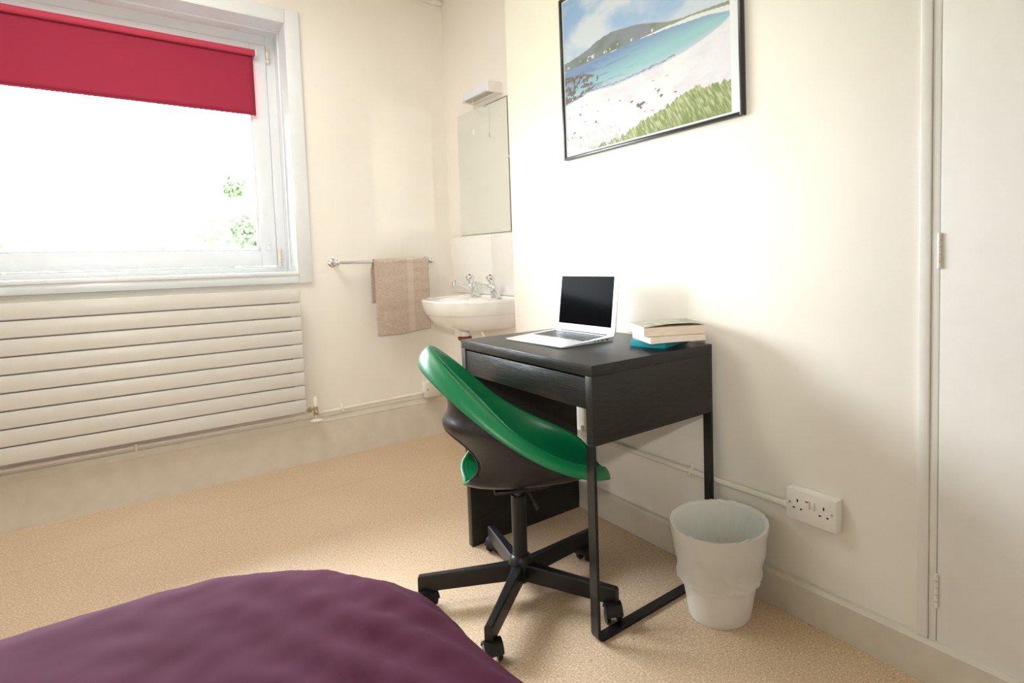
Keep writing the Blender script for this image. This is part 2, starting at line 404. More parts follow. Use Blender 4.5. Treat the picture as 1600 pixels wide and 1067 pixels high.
# ------------------------------------------------------------------ radiator
rad = empty('radiator', (0, 0, 0)); tag(rad, 'long cream panel radiator of nine flat horizontal bars below the window', 'radiator')
RX1, RX0, RZ0, pitch_ = -.7385, -2.20, .2860, .06985
YR = YW-.09
pm = None
for k in range(9):
    z0 = RZ0 + k*pitch_
    if pm is None:
        b = MB(); b.box(RX0, RX1, YR, YR+.012, 0, pitch_-.0055, .003); o = b.done('radiator_bar', m_rad, rad); pm = o.data
    else: o = link('radiator_bar', pm, None, rad)
    o.location = (0, 0, z0)
for x in (RX1-.045, RX0+.008):
    b = MB(); b.box(x, x+.037, YR+.012, YR+.045, RZ0+.004, RZ0+9*pitch_-.010, .004); b.done('header_pipe', m_rad, rad)
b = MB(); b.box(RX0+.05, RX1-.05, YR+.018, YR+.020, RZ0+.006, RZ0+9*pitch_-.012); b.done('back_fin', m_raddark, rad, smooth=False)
for x in (RX1-.12, -1.45, RX0+.12):
    for z in (.36, .80):
        b = MB(); b.box(x, x+.03, YR+.02, YW, z, z+.03, .002); b.done('wall_bracket', m_rad, rad)
b = MB(); b.cyl((RX1-.012, YR+.028, .886), (RX1+.006, YR+.028, .886), .006, seg=10); b.done('bleed_valve', m_brass, rad)

# radiator valve
vx, vy = -.688, YR+.030
rv = empty('radiator_valve', (vx, vy, .228)); tag(rv, 'small radiator valve with white cap beside the radiator foot', 'valve')
b = MB(); b.lathe([(.0095, .345-.228), (.0115, .30-.228), (.0105, .348-.228), (.004, .352-.228)], 16) if False else b.lathe([(.0125, .073), (.0125, .082), (.0105, .118), (.0085, .122), (.003, .123)], 18); b.done('valve_cap', m_plast, rv)
b = MB(); b.cyl((0, 0, .036), (0, 0, .073), .0105, seg=14); b.cyl((-.042, 0, .060), (0, 0, .060), .0075, seg=12); b.lathe([(.013, 0), (.013, .012)], 6, Matrix.Translation((-.022, 0, .060)) @ Matrix.Rotation(R(-90), 4, 'Y')); b.sphere((0, -.010, .045), .0085)
b.lathe([(.0135, .030), (.0135, .042)], 6)
b.done('valve_body', m_brass, rv)
b = MB(); b.cyl((0, 0, -.002), (0, 0, .034), .0085, .0075, seg=14); b.done('valve_tail', m_chrome, rv)
b = MB(); b.lathe([(.029, -.002), (.029, .001), (.010, .008)], 24); b.done('floor_collar', m_plast, rv)
# the valve tail runs down a stub of pipe to the skirting top
b = MB(); b.tube([(0, 0, .004), (0, .012, -.006), (0, .045, -.006)], .006); b.done('feed_stub', m_pipe, rv)

# ------------------------------------------------------------------ pipes
def clip(parent, x, y, z, axis):
    b = MB()
    if axis == 'x':
        b.box(x-.006, x+.006, y-.013, y+.014, z-.013, z+.013, .004); b.box(x-.006, x+.006, y+.008, y+.020, z-.027, z+.027, .004)
    else:
        b.box(x-.0125, x+.010, y-.006, y+.006, z-.013, z+.013, .004); b.box(x+.003, x+.0125, y-.006, y+.006, z-.027, z+.027, .004)
    b.done('pipe_clip', m_pipe, parent)
pw = empty('wall_pipe', (0, 0, 0)); tag(pw, 'thin white painted pipe clipped along the window wall above the skirting', 'pipe')
b = MB(); b.tube([(XL+.01, YW-.020, .252), (-1.2, YW-.020, .250), (-.70, YW-.020, .2515), (-.098, YW-.020, .262)], .0088, 16); b.done('pipe_run', m_pipe, pw)
b = MB(); b.tube([(-.004, YW-.020, .262), (XA-.001, YW-.020, .264)], .0088, 14); b.done('pipe_end', m_pipe, pw)
for x in (-.548, -1.41): clip(pw, x, YW-.020, .2525, 'x')
pr_ = empty('conduit_pipe', (0, 0, 0)); tag(pr_, 'cream conduit running along the poster wall into the double socket', 'pipe')
b = MB(); b.tube([(-.0125, YC-.002, .312), (-.0125, -.6, .312), (-.0125, -.990, .314)], .0092, 16); b.done('pipe_run', m_pipe, pr_)
b = MB(); b.cyl((-.0125, -.975, .314), (-.0125, -.995, .314), .0115, seg=16); b.done('pipe_gland', m_pipe, pr_)
for y in (-.625, -.035): clip(pr_, -.0125, y, .312, 'y')

# junction box on the window wall
jb = empty('junction_box', (-.048, YW, .279)); tag(jb, 'square white blanking plate box on the window wall behind the chair', 'electrical box')
b = MB(); b.box(-.046, .046, -.032, 0, -.046, .046, .004); b.done('back_box', m_plast, jb)
b = MB(); b.box(-.046, .046, -.040, -.0325, -.046, .046, .003); b.done('face_plate', m_plast, jb)
for x in (-.03, .03):
    b = MB(); b.cyl((x, -.0415, 0), (x, -.039, 0), .0035, seg=12); b.done('screw', m_dark, jb)
b = MB(); b.cyl((-.062, -.020, -.017), (-.045, -.020, -.017), .0125, seg=16); b.done('gland', m_pipe, jb)

# ------------------------------------------------------------------ door (fitted cupboard)
dr = empty('door_1', (0, 0, 0)); tag(dr, kind='structure')
b = MB(); b.box(-.013, .10, -1.356, YD, .1055, 2.12, .003); b.box(-.013, .10, -2.42, -2.395, .1055, 2.12, .003); b.box(-.013, .10, -2.395, -1.356, 2.095, 2.12, .003)
b.done('door_casing', m_door, dr)
b = MB(); b.box(-.008, .10, -1.3735, -1.3565, .070, 2.095, .0015); b.box(-.008, .10, -2.395, -2.378, .07, 2.095, .0015); b.box(-.008, .10, -2.378, -1.3735, 2.078, 2.095, .0015); b.box(-.008, .1, -2.378, -1.3735, .070, .0795, .0015)
b.done('door_frame', m_door, dr)
b = MB(); b.box(-.010, .022, -2.376, -1.3755, .0815, 2.076, .002); b.done('door_panel', m_door, dr)
b = MB(); b.box(.04, .10, -2.38, -1.36, 0, 2.1); b.done('door_backing', m_door, dr, smooth=False)
for z0, z1 in ((.985, 1.067), (.189, .273), (1.80, 1.88)):
    b = MB(); L = z1-z0; n = 5
    for k in range(n):
        b.cyl((-.0125, -1.3745, z0+L*(k+.04)/n), (-.0125, -1.3745, z0+L*(k+.90)/n), .0042, seg=12)
    b.cyl((-.0125, -1.3745, z0+.002), (-.0125, -1.3745, z1-.002), .003, seg=10, mi=1)
    b.done('door_hinge', [m_door, m_brass], dr)

# ------------------------------------------------------------------ alcove: mirror, light, tiles, basin
mi_ = empty('wall_mirror', (XA, .935, 1.17)); tag(mi_, 'tall frameless mirror in the alcove above the basin tiles', 'mirror')
b = MB(); b.box(-.0065, -.001, -.272, .274, .004, .684, .0015); b.done('mirror_back', mat('mirror_edge', (.25, .27, .22), .3), mi_)
b = MB(); b.quad((-.0068, -.271, .005), (-.0068, .273, .005), (-.0068, .273, .683), (-.0068, -.271, .683)); b.done('mirror_glass', m_mirror, mi_, smooth=False)
for y in (.262, -.278):
    b = MB(); b.box(-.010, -.001, y, y+.016, .375, .385, .002); b.done('mirror_clip', m_plastg, mi_)

lf = empty('shaver_light', (XA, .80, 1.90)); tag(lf, 'narrow white strip light on the alcove wall above the mirror', 'wall light')
b = MB(); b.box(-.082, 0, -.088, -.070, -.024, .030, .004); b.box(-.082, 0, .190, .208, -.024, .030, .004); b.box(-.030, 0, -.07, .19, -.022, .028, .002); b.done('end_cap', m_plast, lf)
b = MB(); b.box(-.080, -.030, -.070, .190, -.018, .028, .006); b.done('diffuser', m_plastg, lf)
b = MB(); b.box(-.070, -.035, -.060, .18, -.0215, -.0175, .002); b.done('under_slot', m_raddark, lf)
b = MB(); b.tube([(-.055, .125, -.018), (-.055, .126, -.10), (-.055, .127, -.165)], .0010, 8); b.lathe([(.0015, -.172), (.0055, -.185), (.006, -.196), (.0025, -.205)], 14, Matrix.Translation((-.055, .127, 0)))
b.done('pull_cord', m_plast, lf)

# tiles
sp = empty('splash_tiles', (XA, 0, 0)); tag(sp, 'two large white splashback tiles between the mirror and basin', 'tiles')
for y0, y1 in ((.8705, 1.327), (.470, .8680)):
    b = MB(); b.box(-.007, -.0005, y0, y1, .843, 1.168, .0015); b.done('tile', m_tile, sp)
b = MB(); b.box(-.004, 0, .47, 1.327, .842, 1.169); b.done('grout', m_grout, sp, smooth=False)

# basin
bs = empty('washbasin', (XA, .87, .83)); tag(bs, 'white ceramic washbasin hung on the alcove wall', 'washbasin')
HW, PJ = .285, .372
def dshape(s, hw, pj, e=.74):
    a = -math.pi/2 + math.pi*s
    return (-pj*max(0, math.cos(a))**e, hw*math.copysign(abs(math.sin(a))**e, math.sin(a)))
prof = [  # (scale of outline, back shift, z) from the bowl floor inside, over the rim, to the underside
    (.05, .20, -.125), (.30, .18, -.120), (.52, .15, -.095), (.70, .12, -.055), (.80, .105, -.020), (.85, .10, -.006),
    (.92, .0, -.001), (.965, 0, .004), (.99, 0, .004), (1.0, 0, -.002), (1.0, 0, -.010), (.985, 0, -.035), (.965, 0, -.068), (.955, 0, -.0715), (.945, 0, -.073),
    (.935, 0, -.078), (.89, 0, -.106), (.81, 0, -.134), (.68, 0, -.154), (.45, 0, -.163)]
b = MB(); rings = []
NS = 56
for sc, bk, z in prof:
    ring = []
    inner = bk > 0
    for i in range(NS+1):
        x, y = dshape(i/NS, HW*(sc if not inner else sc*.98), PJ*sc if not inner else PJ*sc-.0)
        if inner:
            # bowl: closed oval, set forward of the tap ledge
            a = 2*math.pi*i/NS
            fx = -.225 - .150*sc/.85*math.cos(a)*1.0; fy = .245*sc/.85*math.sin(a)
            ring.append(b.bm.verts.new((fx, fy, z)))
        else: ring.append(b.bm.verts.new((x, y, z)))
    rings.append((inner, ring))
for (ia, A), (ib, B) in zip(rings[:-1], rings[1:]):
    if ia and ib:
        for i in range(NS): b.bm.faces.new((A[i], A[i+1], B[i+1], B[i]))
    elif (not ia) and (not ib):
        for i in range(NS): b.bm.faces.new((A[i], A[i+1], B[i+1], B[i]))
# join bowl rim to the top ledge
A = [r for i, r in rings if i][-1]; Bq = [r for i, r in rings if not i][0]
# oval start angle: a=0 is the front; reorder so that it matches the D outline (which starts at one back corner)
NB = len(A)-1
def ov(k): return A[k % NB]
# front half of the oval: from a=-pi/2 .. pi/2
idx = [(-NB//4 + int(round(i*(NB/2)/NS))) for i in range(NS+1)]
for i in range(NS):
    a0, a1 = ov(idx[i]), ov(idx[i+1])
    if a0 is a1: b.bm.faces.new((a0, Bq[i+1], Bq[i]))
    else: b.bm.faces.new((a0, a1, Bq[i+1], Bq[i]))
back = [ov(k) for k in range(NB//4, NB//4*3+1)]
b.bm.faces.new([Bq[0]] + list(reversed([ov(k) for k in range(NB//4, NB//4+NB//2+1)]))[0:] + [Bq[NS]]) if True else None
oA = [r for i, r in rings if not i]
for r_ in (oA[-1],): b.bm.faces.new(r_)
# back face
b.bm.faces.new([r[0] for r in oA] + [r[-1] for r in reversed(oA)])
b.bm.faces.new([ring for i, ring in rings if i][0][:NS])
bmesh.ops.remove_doubles(b.bm, verts=b.bm.verts, dist=.0005)
o = b.done('basin_bowl', m_porc, bs, angle=55)
o.location = (0, 0, 0)
b = MB(); b.box(-.028, 0, -.283, .283, -.01, .010, .006); b.done('back_upstand', m_porc, bs)
def tap(y, side):
    t = empty('tap', (XA-.052, y, .8352)); t['category'] = 'tap'; t.scale = (1.28, 1.28, 1.2)
    b = MB(); b.lathe([(.021, -.001), (.021, .004), (.018, .008)], 24)
    Mt = Matrix.Rotation(R(14), 4, 'Y')
    b.lathe([(.0175, .0), (.0185, .02), (.017, .045), (.0135, .060), (.0115, .066)], 24, Mt.inverted())
    b.done('tap_body', m_chrome, t)
    b = MB(); b.tube([(-.002, 0, .030), (-.028, 0, .042), (-.060, 0, .056), (-.092, 0, .066)], [.014, .0115, .0095, .0085], 16); b.lathe([(.0115, 0), (.0115, .016), (.009, .019)], 18, Matrix.Translation((-.094, 0, .052)))
    b.done('spout', m_chrome, t)
    b = MB(); b.lathe([(.009, .060), (.0125, .068), (.0175, .078), (.018, .094), (.0155, .099), (.003, .101)], 10, Mt.inverted()); b.done('tap_head', m_chrome, t)
    b = MB(); b.lathe([(.004, .1005), (.0035, .1025)], 10, Mt.inverted()); b.done('tap_marker', m_dark, t)
    return t
t1 = tap(.985, 0); t1['label'] = 'left chrome tap of the washbasin, nearer the towel'
t2 = tap(.760, 1); t2['label'] = 'right chrome tap of the washbasin, nearer the poster wall'
ch = MB(); pts = []
for k in range(13):
    s = k/12; pts.append((XA-.085-.05*s, .90+.012*math.sin(s*3), .868 - .045*s - .02*math.sin(s*math.pi)))
ch.tube([(XA-.062, .955, .862), (XA-.085, .945, .850), (XA-.11, .938, .835), (XA-.13, .935, .812)], .0014, 8)
tag(ch.done('plug_chain', m_chrome), 'fine ball chain hanging from the left tap into the basin', 'chain')
# waste pipe
wp = empty('waste_pipe', (-.045, .90, 0)); tag(wp, 'white waste pipe with a rusty ring nut under the basin', 'pipe')
b = MB(); b.lathe([(.027, .620), (.027, .672)], 24); b.lathe([(.026, .30), (.026, .603)], 24); b.lathe([(.024, .57), (.024, .603)], 24); b.done('pipe_body', m_plast, wp)
b = MB(); b.lathe([(.018, .598), (.026, .608), (.036, .616), (.037, .626), (.030, .632)], 20); b.done('ring_nut', m_rust, wp)
b = MB(); b.lathe([(.0215, .598), (.0225, .612)], 24); b.done('steel_collar', m_brass, wp)
b = MB(); b.tube([(0, 0, .32), (0, 0, .25), (.02, 0, .20), (.06, 0, .20), (.09, 0, .23), (.10, 0, .29), (.166, 0, .31)], .020, 18); b.done('trap_bend', m_plast, wp)
op = MB(); op.tube([(.005, .80, .66), (.010, .79, .63), (.03, .775, .60), (.07, .77, .585), (XA, .77, .58)], .0115, 14)
tag(op.done('overflow_pipe', m_plast), 'short curved white pipe under the basin beside the poster wall', 'pipe')

# ------------------------------------------------------------------ towel rail and towel
tr = empty('towel_rail', (0, 0, 0)); tag(tr, 'chrome towel rail on the window wall left of the basin', 'towel rail')
YT = YW-.070; ZT = 1.036
b = MB(); b.cyl((-.555, YT, ZT-.001), (-.035, YT, ZT), .0075, seg=18); b.done('rail_bar', m_chrome, tr)
for x in (-.553, -.037):
    b = MB(); Mx = Matrix.Translation((x, YW, ZT)) @ Matrix.Rotation(R(90), 4, 'X')
    b.lathe([(.0245, .0), (.0245, .004), (.020, .009), (.011, .014), (.0095, .040), (.0105, .055)], 24, Mx); b.sphere((x, YT, ZT), .0165); b.done('rail_mount', m_chrome, tr)

tx0, tx1 = -.366, -.060
nu, nv = 64, 110
P = np.zeros((nu, nv, 3)); rr = .0135
front_len = .405; back_len = .225; arc = math.pi*rr
for i in range(nu):
    s = i/(nu-1)
    for j in range(nv):
        L = (front_len+back_len+arc)*j/(nv-1)
        if L < front_len:
            z = ZT - (front_len-L); y = YT - rr; dep = (front_len-L)
        elif L < front_len+arc:
            a = (L-front_len)/rr; y = YT - rr*math.cos(a); z = ZT + rr*math.sin(a); dep = 0
        else:
            dep = L-front_len-arc; y = YT + rr; z = ZT-dep
        x = tx0 + (tx1-tx0)*s
        f = L < front_len
        if f:
            x += -.012*dep/.4*(1-s)*0 - .003*dep/.4*s
            k = dep/.4
            y += -.006*k*math.sin(s*5.2+.6) - .003*k - .002*noise.noise((s*3, dep*24, 0))
            z += .012*k*(math.sin(max(0, s-.45)*2.2))*1.2
        else:
            x += -.012*min(1, dep/.05)*(1 if s < .5 else .2)
            y += .002*math.sin(s*7) + .012*dep
        y += .0016*noise.noise((s*4, L*40, 1.7))
        P[i, j] = (x, y, z)
P -= np.array([-.213, 0, 0])
o = grid_mesh('towel', P, m_towel); o.location = (-.213, 0, 0); mod(o, 'SOLIDIFY', thickness=.005, offset=0)
tag(o, 'taupe bath towel with a woven band folded over the chrome rail', 'towel')

# ------------------------------------------------------------------ poster
def vnoise(x, y, seed, octv=4):
    rng = np.random.RandomState(seed); T = rng.rand(64, 64); out = np.zeros_like(x); amp = .5; f = 1.0
    for k in range(octv):
        xx = x*f; yy = y*f; xi = np.floor(xx).astype(int); yi = np.floor(yy).astype(int); fx = xx-xi; fy = yy-yi
        fx = fx*fx*(3-2*fx); fy = fy*fy*(3-2*fy)
        a = T[xi % 64, yi % 64]; b_ = T[(xi+1) % 64, yi % 64]; c = T[xi % 64, (yi+1) % 64]; d = T[(xi+1) % 64, (yi+1) % 64]
        out += amp*((a*(1-fx)+b_*fx)*(1-fy)+(c*(1-fx)+d*fx)*fy); amp *= .5; f *= 2.03
    return out
def s2l(c): c = np.asarray(c, float)/255; return np.where(c < .04045, c/12.92, ((c+.055)/1.055)**2.4)
def paint(U, V):
    C = np.zeros(U.shape+(3,))
    ip = lambda pts: np.interp(U, [p[0] for p in pts], [p[1] for p in pts])
    ridge = ip([(0, .596), (.02, .602), (.1, .609), (.19, .626), (.256, .651), (.30, .657), (.339, .662), (.38, .655), (.426, .647), (.509, .632), (.579, .606), (.662, .573), (.741, .558), (.823, .552), (.953, .539), (1, .536)])
    ridge = ridge + (vnoise(U*40, U*0+1, 3, 3)-.45)*.010*np.clip(1-U, .2, 1)
    wfar = ip([(0, .548), (.19, .552), (.356, .548), (.489, .551), (.63, .539), (.678, .538), (.748, .528), (.858, .517), (.953, .492), (1, .48)])
    landlow = ip([(0, .55), (.60, .550), (.662, .549), (.786, .546), (.858, .536), (.953, .521), (1, .515)])
    shore = ip([(0, .33), (.137, .352), (.18, .366), (.35, .349), (.485, .356), (.625, .365), (.753, .385), (.842, .411), (.912, .438), (.953, .464), (1, .50)])
    grass = ip([(0, -.1), (.165, .0), (.172, .036), (.382, .044), (.497, .094), (.5865, .121), (.67, .147), (.765, .189), (.80, .195), (.868, .172), (.95, .176), (1, .19)])
    grass = grass + (vnoise(U*120, U*0, 7, 2)-.4)*.035
    n1 = vnoise(U*5, V*7, 11, 5); n2 = vnoise(U*60, V*60, 5, 3); n3 = vnoise(U*9-V*4, V*14, 21, 4); nf = vnoise(U*200, V*200, 9, 2)
    def lerp(a, b_, t): return a[..., :]*(1-t[..., None]) + b_*t[..., None]
    c_ = lambda r, g, bb: np.array([r, g, bb], float)
    sky = lerp(c_(150, 178, 216)+0*C, c_(214, 216, 224), np.clip((n1-.36)*4.2, 0, 1)); sky = lerp(sky, c_(205, 212, 224), np.clip((.95-V)*1.2-.1, 0, .55))
    C[:] = sky
    hill = lerp(c_(138, 142, 148)+0*C, c_(120, 128, 112), np.clip((n3-.4)*4, 0, 1)); hill = lerp(hill, c_(158, 160, 132), np.clip((.58-V)*14, 0, 1)*np.clip((n2-.3)*2, 0, 1))
    hill = lerp(hill, c_(150, 158, 128), np.clip((U-.55)*6, 0, 1))
    C = np.where((V < ridge)[..., None], hill, C)
    sp = (n2 > .60) & (V < wfar+.03) & (V > wfar+.006) & (U < .66); C = np.where(sp[..., None], c_(222, 222, 214), C)
    C = np.where(((V < landlow))[..., None], c_(232, 230, 228), C)
    t = np.clip((wfar-V)/(wfar-shore+1e-6), 0, 1)
    wat = lerp(c_(128, 152, 186)+0*C, c_(160, 198, 202), np.clip(t*1.5+(U-.45)*.9, 0, 1)); wat = lerp(wat, c_(198, 208, 216), np.clip((t-.72)*3.4, 0, 1))
    wat = lerp(wat, c_(120, 134, 158), np.clip((vnoise(U*10, V*70, 33, 3)-.52)*6, 0, .6)*np.clip((.55-U)*4, 0, 1))
    C = np.where((V < wfar)[..., None], wat, C)
    sand = lerp(c_(236, 232, 233)+0*C, c_(222, 214, 217), np.clip((n3-.45)*2.5, 0, 1)); sand = sand + (nf[..., None]-.4)*8
    wr = (vnoise(U*26, V*40, 77, 3) > .66) & (V < .30) & (V > .10) & (U < .72); sand = np.where(wr[..., None], c_(128, 116, 116), sand)
    C = np.where((V < shore)[..., None], sand, C)
    wl = (np.abs(V-shore-.012-(n2-.4)*.02) < .0035) & (U < .70); C = np.where(wl[..., None], c_(150, 150, 166), C)
    rk = (V < ip([(0, .515), (.10, .50), (.14, .495), (.25, .450), (.27, .36), (.28, .2)])) & (V > ip([(0, .34), (.05, .35), (.137, .357), (.23, .39), (.27, .46)])) & (n2+.35*vnoise(U*14, V*30, 55, 3) > .54)
    C = np.where(rk[..., None], lerp(c_(112, 100, 96)+0*C, c_(150, 136, 120), np.clip(nf*1.6-.3, 0, 1)), C)
    gs = vnoise(U*260+V*110, V*34, 91, 3)
    gr = lerp(c_(132, 146, 92)+0*C, c_(200, 200, 150), np.clip((gs-.33)*3.6, 0, 1)); gr = lerp(gr, c_(112, 128, 74), np.clip((.5*grass-V)*6, 0, .5))
    C = np.where((V < grass)[..., None], gr, C)
    fade = (V < .10+.05*gs) & (U < .40) & (V > .02); C = np.where((fade & (gs > .5))[..., None], c_(206, 204, 190), C)
    # white paper border, curled lower-left corner and right edge
    bd = (U > .9555) | (U < .012) | (V < .017) | (V > .985) | ((V < .078-.30*(U-.01)) & (U < .22))
    C = np.where(bd[..., None], c_(243, 243, 242), C)
    return s2l(np.clip(C*np.array([.92, .93, .965]), 0, 255))
ps = empty('framed_poster', (-.001, .014, 1.4305)); tag(ps, 'black framed poster of a white sand bay with grass and hills', 'picture')
ps.rotation_euler = (R(-.62), 0, 0)
PWd, PHt = .860, .622
NUp, NVp = 420, 300
us = np.linspace(0, 1, NUp); vs2 = np.linspace(0, 1, NVp); Ug, Vg = np.meshgrid(us, vs2, indexing='ij')
Pp = np.zeros((NUp, NVp, 3)); Pp[..., 0] = -.0105; Pp[..., 1] = -Ug*PWd; Pp[..., 2] = Vg*PHt
pm_ = bpy.data.materials.new('poster_print'); pm_.use_nodes = True
pb = pm_.node_tree.nodes['Principled BSDF']; pb.inputs['Roughness'].default_value = .5; pb.inputs['Specular IOR Level'].default_value = .2
an = pm_.node_tree.nodes.new('ShaderNodeVertexColor'); an.layer_name = 'print'; pm_.node_tree.links.new(an.outputs[0], pb.inputs['Base Color'])
o = grid_mesh('print', Pp, pm_, ps)
ca = o.data.color_attributes.new('print', 'FLOAT_COLOR', 'POINT'); cc = np.ones((NUp*NVp, 4)); cc[:, :3] = paint(Ug, Vg).reshape(-1, 3)
ca.data.foreach_set('color', cc.ravel())
m_frame = mat('black_frame', (.012, .011, .010), .28)
for nm, bx in (('frame_bar', (-.018, 0, -PWd-.006, -PWd+.005, -.006, PHt+.006)), ('frame_bar', (-.018, 0, -.005, .006, -.006, PHt+.006)), ('frame_bar', (-.018, 0, -PWd+.005, -.005, -.006, .004)), ('frame_bar', (-.018, 0, -PWd+.005, -.005, PHt-.004, PHt+.006))):
    b = MB(); b.box(*bx, .0012); b.done(nm, m_frame, ps)
b = MB(); b.box(-.006, 0, -PWd, 0, 0, PHt); b.done('back_board', m_frame, ps, smooth=False)

# ------------------------------------------------------------------ double socket
so = empty('double_socket', (0, -1.0685, .332)); tag(so, 'white double plug socket on the wall beside the waste bin', 'socket')
b = MB(); b.box(-.026, 0, -.0735, .0735, -.043, .043, .003); b.done('back_box', m_plast, so)
b = MB(); b.box(-.034, -.0265, -.0735, .0735, -.043, .043, .0025); b.done('face_plate', m_plast, so)
def pins(c):
    b = MB()
    b.box(-.0345, -.0335, c-.0022, c+.0022, .009, .0175); b.box(-.0345, -.0335, c-.0142, c-.0078, -.0105, -.0065); b.box(-.0345, -.0335, c+.0078, c+.0142, -.0105, -.0065)
    b.done('pin_slot', m_dark, so, smooth=False)
pins(.0385); pins(-.0385)
for y in (.008, -.008):
    b = MB(); b.box(-.0385, -.0335, y-.0055, y+.0055, .000, .0225, .0015); b.done('rocker_switch', m_plast, so)
b = MB(); b.box(-.0388, -.0384, .0035, .0125, .0175, .0215); b.done('red_indicator', m_red, so, smooth=False)
for y in (.062, -.062):
    b = MB(); b.cyl((-.0355, y, .004), (-.033, y, .004), .0036, seg=12); b.done('screw', m_brass, so)

# ------------------------------------------------------------------ desk
DF, DB = -.512, -.0245
dk = empty('writing_desk', (0, 0, 0)); tag(dk, 'small black-brown desk with one wide drawer and metal leg loop', 'desk')
b = MB(); b.box(DF, DB, -.7315, 0, .7195, .75, .0012); b.done('desk_top', m_woodx, dk)
b = MB(); b.box(DF, DB, -.0275, 0, .0, .7195, .0012); b.box(-.30, -.26, -.030, -.0275, .06, .5, 0) if False else None; b.done('side_panel', m_woodz, dk)
b = MB(); b.box(DF, DB, -.7315, -.7035, .5375, .7195, .0012); b.done('side_panel', m_woodz, dk)
dw = empty('drawer'); dw.parent = dk
b = MB(); b.box(DF+.003, DF+.021, -.7015, -.0300, .630, .7135, .0012); b.done('drawer_front', m_woodx, dw)
b = MB(); b.box(DF+.021, DB-.03, -.69, -.04, .636, .646); b.box(DF+.021, DB-.03, -.69, -.68, .646, .70); b.box(DF+.021, DB-.03, -.05, -.04, .646, .70); b.box(DB-.04, DB-.03, -.69, -.04, .646, .70)
b.done('drawer_box', m_woodx, dw, smooth=False)
b = MB(); b.box(DB-.012, DB, -.7035, -.0275, .64, .7195); b.done('back_rail', m_woodx, dk, smooth=False)
# bent flat-bar leg loop
path = []
xr0, xr1, zt_, rd = DF, DB, .5375, .024
t_, w_ = .0095, .0315
outer = [(xr0, zt_)]; 
for k in range(9):
    a = math.pi + (math.pi/2)*k/8; outer.append((xr0+rd+rd*math.cos(a), rd+rd*math.sin(a)))
for k in range(9):
    a = 1.5*math.pi + (math.pi/2)*k/8; outer.append((xr1-rd+rd*math.cos(a), rd+rd*math.sin(a)))
outer.append((xr1, zt_))
ri = rd-t_
inner = [(xr0+t_, zt_)]
for k in range(9):
    a = math.pi + (math.pi/2)*k/8; inner.append((xr0+rd+ri*math.cos(a), rd+ri*math.sin(a)))
for k in range(9):
    a = 1.5*math.pi + (math.pi/2)*k/8; inner.append((xr1-rd+ri*math.cos(a), rd+ri*math.sin(a)))
inner.append((xr1-t_, zt_))
b = MB(); y0, y1 = -.7315, -.7315+w_
V = [[b.bm.verts.new((p[0], y, p[1])) for p in L] for L in (outer, inner) for y in (y0, y1)]
n = len(outer)
for i in range(n-1):
    b.bm.faces.new((V[0][i], V[0][i+1], V[1][i+1], V[1][i])); b.bm.faces.new((V[2][i], V[2][i+1], V[3][i+1], V[3][i]))
    b.bm.faces.new((V[0][i], V[0][i+1], V[2][i+1], V[2][i])); b.bm.faces.new((V[1][i], V[1][i+1], V[3][i+1], V[3][i]))
for i in (0, n-1): b.bm.faces.new((V[0][i], V[1][i], V[3][i], V[2][i]))
o = b.done('leg_loop', m_steel, dk, angle=30); mod(o, 'BEVEL', width=.001, segments=2, limit_method='ANGLE')
b = MB(); b.box(DF+.001, DB-.001, -.7305, -.7045, .5355, .5376); b.done('leg_plate', m_steel, dk, smooth=False)

# ------------------------------------------------------------------ laptop
lp = empty('laptop', (-.401, -.451, .75), 0.029); tag(lp, 'open silver laptop with a black screen on the desk', 'laptop')
LD, LW = .226, .324
def rrect(x0, x1, y0, y1, r, n=6):
    out = []
    for cx, cy_, a0 in ((x1-r, y1-r, 0), (x0+r, y1-r, 90), (x0+r, y0+r, 180), (x1-r, y0+r, 270)):
        for k in range(n+1):
            a = R(a0+90*k/n); out.append((cx+r*math.cos(a), cy_+r*math.sin(a)))
    return out
b = MB(); loop = rrect(0, LD, 0, LW, .012)
def zt(x): return .0055 + .0105*x/LD
top = [b.bm.verts.new((x, y, zt(x))) for x, y in loop]; bot = [b.bm.verts.new((x*.985+.002, y*.99+.0016, .0022)) for x, y in loop]
b.bm.faces.new(top); b.bm.faces.new(list(reversed(bot)))
for i in range(len(loop)): j = (i+1) % len(loop); b.bm.faces.new((bot[i], bot[j], top[j], top[i]))
b.done('laptop_base', m_alu, lp, angle=25)
for x in (.03, LD-.03):
    for y in (.03, LW-.03):
        b = MB(); b.cyl((x, y, 0), (x, y, .003), .006, seg=12); b.done('rubber_foot', m_key, lp)
sl = math.atan(.0105/LD)
def onbase(x, y, z=0): return Matrix.Translation((x, y, zt(x)+z)) @ Matrix.Rotation(-sl, 4, 'Y')
b = MB(); rows = 6; kx0, kx1 = .105, .205; ky0, ky1 = .026, LW-.026
for r_ in range(rows):
    xx = kx0+(kx1-kx0)*(r_+.5)/rows; nk = 14; kd = (kx1-kx0)/rows
    y = ky0; widths = {0: [1]*4+[5.2]+[1]*4+[.95]*1, 5: [1]*14}.get(r_, [1.6]+[1]*11+[1.5])
    tot = sum(widths); un = (ky1-ky0)/tot
    for w in widths:
        b.box(-kd*(.42 if r_ < 5 else .26), kd*(.42 if r_ < 5 else .26), y+.0012, y+w*un-.0012, 0, .0014, 0, M=onbase(xx, 0, .0002)); y += w*un
o = b.done('keyboard', m_key, lp, smooth=False); o['kind'] = 'stuff'
b = MB(); b.box(-.037, .037, LW/2-.052, LW/2+.052, 0, .0003, M=onbase(.053, 0, .0001)); b.done('trackpad', m_bezel, lp, smooth=False)
b = MB()
for k, (a, w) in enumerate(((.185, .012), (.165, .010), (.15, .005), (.135, .004))):
    b.box(a, a+w, -.0004, .0006, .006, .0095)
b.done('side_port', m_dark, lp, smooth=False)
LT = 1.443; LH = .217
